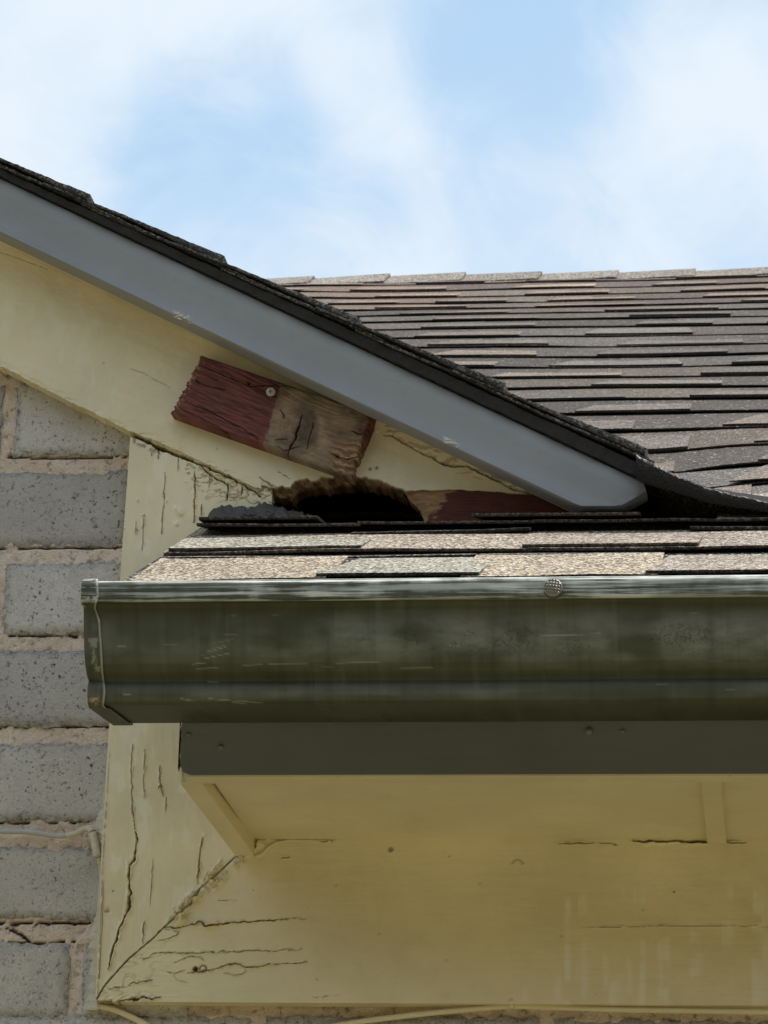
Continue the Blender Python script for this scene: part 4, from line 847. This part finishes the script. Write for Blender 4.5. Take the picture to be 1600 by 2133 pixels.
scr = np.zeros(u.shape)
lines_ = [((430, 1358), (470, 1348)), ((425, 1372), (480, 1360)), ((410, 1393), (455, 1391)), ((400, 1384), (430, 1381)), ((433, 1455), (545, 1464)), ((480, 1462), (512, 1466)), ((254, 1446), (272, 1447)), ((505, 1386), (545, 1384)), ((560, 1383), (640, 1382)), ((430, 1420), (452, 1421)), ((246, 1346), (262, 1347)), ((1130, 1324), (1250, 1320)), ((700, 1382), (790, 1379)), ((835, 1392), (900, 1391)), ((375, 1455), (402, 1460)), ((840, 1364), (850, 1363)), ((835, 1505), (870, 1504))]
r2 = random.Random(4)
lines_ += [((436, 1342), (486, 1331)), ((442, 1350), (470, 1344)), ((418, 1366), (462, 1356))]
for q in range(12):
    a = 250+r2.random()*1350; b = 1260+r2.random()*205; lines_.append(((a, b), (a+6+r2.random()*26, b+r2.uniform(-2, 2))))
for i, (p0, p1) in enumerate(lines_):
    x0, x1 = min(p0[0], p1[0])-6, max(p0[0], p1[0])+6; cs = np.where((u[40] > x0) & (u[40] < x1))[0]
    if len(cs) == 0: continue
    c0, c1 = cs[0], cs[-1]+1; d, t = dist_poly(u[:, c0:c1], v[:, c0:c1], [p0, p1]); scr[:, c0:c1] = np.maximum(scr[:, c0:c1], (1-sstep(.4, 1.7, d))*(0.55 if i < 17 else .22)*front[:, c0:c1])
lich = np.zeros(u.shape)
sheet('trough', P, back=(0, 0, 0), skirt=False, attrs={'lip': lip, 'chalk': np.clip(chalk, 0, 1), 'pit': pit, 'scratch': scr, 'lichen': lich}, mat=M['gutter'], parent=gut)
# end cap: plate plus flange wrapped over the profile
nf = len([1 for p in fine if p[0] < -.2796 or p[1] < pz[NP][1]+.001]); ff = fine[:nf]
tn = np.gradient(ff, axis=0); nn = np.stack([-tn[:, 1], tn[:, 0]], -1); nn /= np.linalg.norm(nn, axis=1)[:, None]+1e-9
if nn[30, 0] > 0: nn = -nn
seam_px = [(205, 1205), (207, 1222), (208, 1238), (200, 1266), (210, 1292), (214, 1345), (217, 1400), (222, 1440), (218, 1470), (240, 1490), (266, 1508)]
ncol = 14; P = np.zeros((nf, ncol, 3)); 
for i in range(nf):
    y, z = ff[i]+nn[i]*.0018; pv = proj((X_G, y, z)); xe = X_G+.0145
    if y < -.37:
        sx = np.interp(pv[1], [q[1] for q in seam_px], [q[0] for q in seam_px]); xe = X_G+(sx-pv[0])*(2.40/FPX)
    for j in range(ncol):
        f = j/(ncol-1); P[i, j] = (X_G-.0006+(xe-X_G+.0006)*f, y+nn[i, 0]*(-.0006 if f > .9 else 0), z)
u, v = proj(P); vv = v
lipc = np.clip((1-sstep(1258, 1268, v))*sstep(.42, .55, fbm(u/9, v/7, 3, 611))*1.2+np.exp(-((np.arange(ncol)[None, :]-ncol+1)/.8)**2)*(v < 1300)*.9+np.exp(-((v-1213)/4)**2)*(P[..., 1] < -.40), 0, 1)
scr = .55*sstep(.60, .66, fbm(u/5, v/16, 3, 612))*((v > 1330) & (v < 1400) & (u > 185))
lich = np.maximum(1.3*np.exp(-((u-197)/9)**2-((v-1459)/9)**2), 1.2*np.exp(-((u-229)/7)**2-((v-1464)/7)**2))*sstep(.35, .6, fbm(u/5, v/5, 2, 613))*(P[..., 1] < -.365)
sheet('end_cap', P, back=(0, 0, 0), skirt=False, attrs={'lip': lipc, 'chalk': .3*sstep(.4, .7, fbm(u/20, v/30, 3, 614)), 'pit': 0*u, 'scratch': np.maximum(scr, .8*(np.arange(ncol)[None, :] >= ncol-2)*(P[..., 1] < -.37)), 'lichen': np.clip(lich, 0, 1)}, mat=M['gutter'], parent=gut)
pl = [(X_G-.0006, a, b) for a, b in ff[::2]]+[(X_G-.0006, -.2785, pz[2][1])]
o = pymesh('end_plate', pl, [tuple(range(len(pl)))], M['gutter'], gut)
# spike head with a waffle face
ps = on(1152, 1225, -.4235); n = 70; g = np.linspace(-1.02, 1.02, n); Xg, Zg = np.meshgrid(g, g[::-1]); rr = np.hypot(Xg, Zg)
c = math.radians(38); a = Xg*math.cos(c)+Zg*math.sin(c); b = -Xg*math.sin(c)+Zg*math.cos(c)
waf = np.clip(np.sin(a*14)*np.sin(b*14)*1.4, -.5, 1)
h = .0024*np.sqrt(np.clip(1.06-rr**2, 0, 1))+.0007*waf*(rr < .88)+.0006*np.exp(-((rr-.93)/.06)**2)
sheet('spike_head', np.stack([ps[0]+Xg*.0070, ps[1]-h, ps[2]+Zg*.0070], -1), (rr < 1)[:-1, :-1], back=(0, .004, 0), mat=M['steel'], parent=gut)
# ------------------------------------------------------------------ cables and caulk
cp = smooth_line([on(a, b, y) for a, b, y in ((-260, 1716, -.006), (-120, 1724, -.007), (0, 1731, -.008), (60, 1733, -.008), (118, 1741, -.009), (148, 1739, -.009))])
tag(tube('wall_cable', cp, .0023, M['cable']), 'thin grey cable running along the brick joint to the corner board', 'cable')
cp = smooth_line([on(a, b, y) for a, b, y in ((138, 1741, -.0092), (158, 1736, -.0095), (176, 1727, -.010), (190, 1729, -.012), (196, 1750, -.013), (203, 1785, -.014))])
caulk = tag(empty('caulk_bead'), 'lumpy cream caulk sealing the upright board edge against the bricks', 'caulk')
tube('painted_cable_end', cp, [.0026]*20+[.0035]*(len(cp)-20), M['caulk'], caulk)
ys_ = np.linspace(1560, 2104, 330); eb = np.interp(ys_, [1550, 1800, 2086, 2110], [227, 212, 201, 203])
wl = np.interp(ys_, [1560, 1640, 1690, 1720, 1735, 1780, 1850, 1900, 1930, 1955, 2000, 2050, 2085, 2104], [2, 4, 10, 24, 26, 9, 5, 7, 12, 22, 14, 17, 20, 26])*(.55+.95*fbm(ys_/14, ys_*0, 4, 621))
P = np.zeros((330, 12, 3)); tt_ = np.linspace(0, 1, 12)
for i in range(330):
    for j, f in enumerate(tt_):
        hgt = (.0185*f**1.6+.001)*(.75+.5*fbm(np.array([ys_[i]/9]), np.array([f*3.]), 3, 622)[0]); P[i, j] = on(eb[i]-wl[i]*(1-f)+1.5*f, ys_[i], -.002-min(hgt, .0192))
sheet('bead', P, skirt=False, mat=M['caulk'], parent=caulk)
cp = smooth_line([on(a, b, y) for a, b, y in ((198, 2093, -.012), (240, 2104, -.008), (290, 2127, -.006), (350, 2160, -.006), (420, 2200, -.006))])
tag(tube('painted_cable', cp, .0026, M['cream_plain']), 'cream painted cable hanging away from the lower corner of the trim', 'cable')
cp = smooth_line([on(a, b, y) for a, b, y in ((430, 2210, -.006), (560, 2165, -.006), (740, 2130, -.007), (900, 2110, -.009), (1020, 2099, -.012), (1066, 2096, -.013), (1110, 2097, -.012), (1300, 2103, -.012), (1600, 2108, -.012), (2400, 2124, -.012))])
o = tag(tube('painted_cable', cp, .0024, M['cream_plain']), 'cream painted cable following the lower edge of the frieze board', 'cable')
p = on(1066, 2094, -.016); tube('cable_clip', [p+np.array([0, 0, .004]), p+np.array([0, -.001, -.003])], .0018, M['cream_plain'], o, 8)
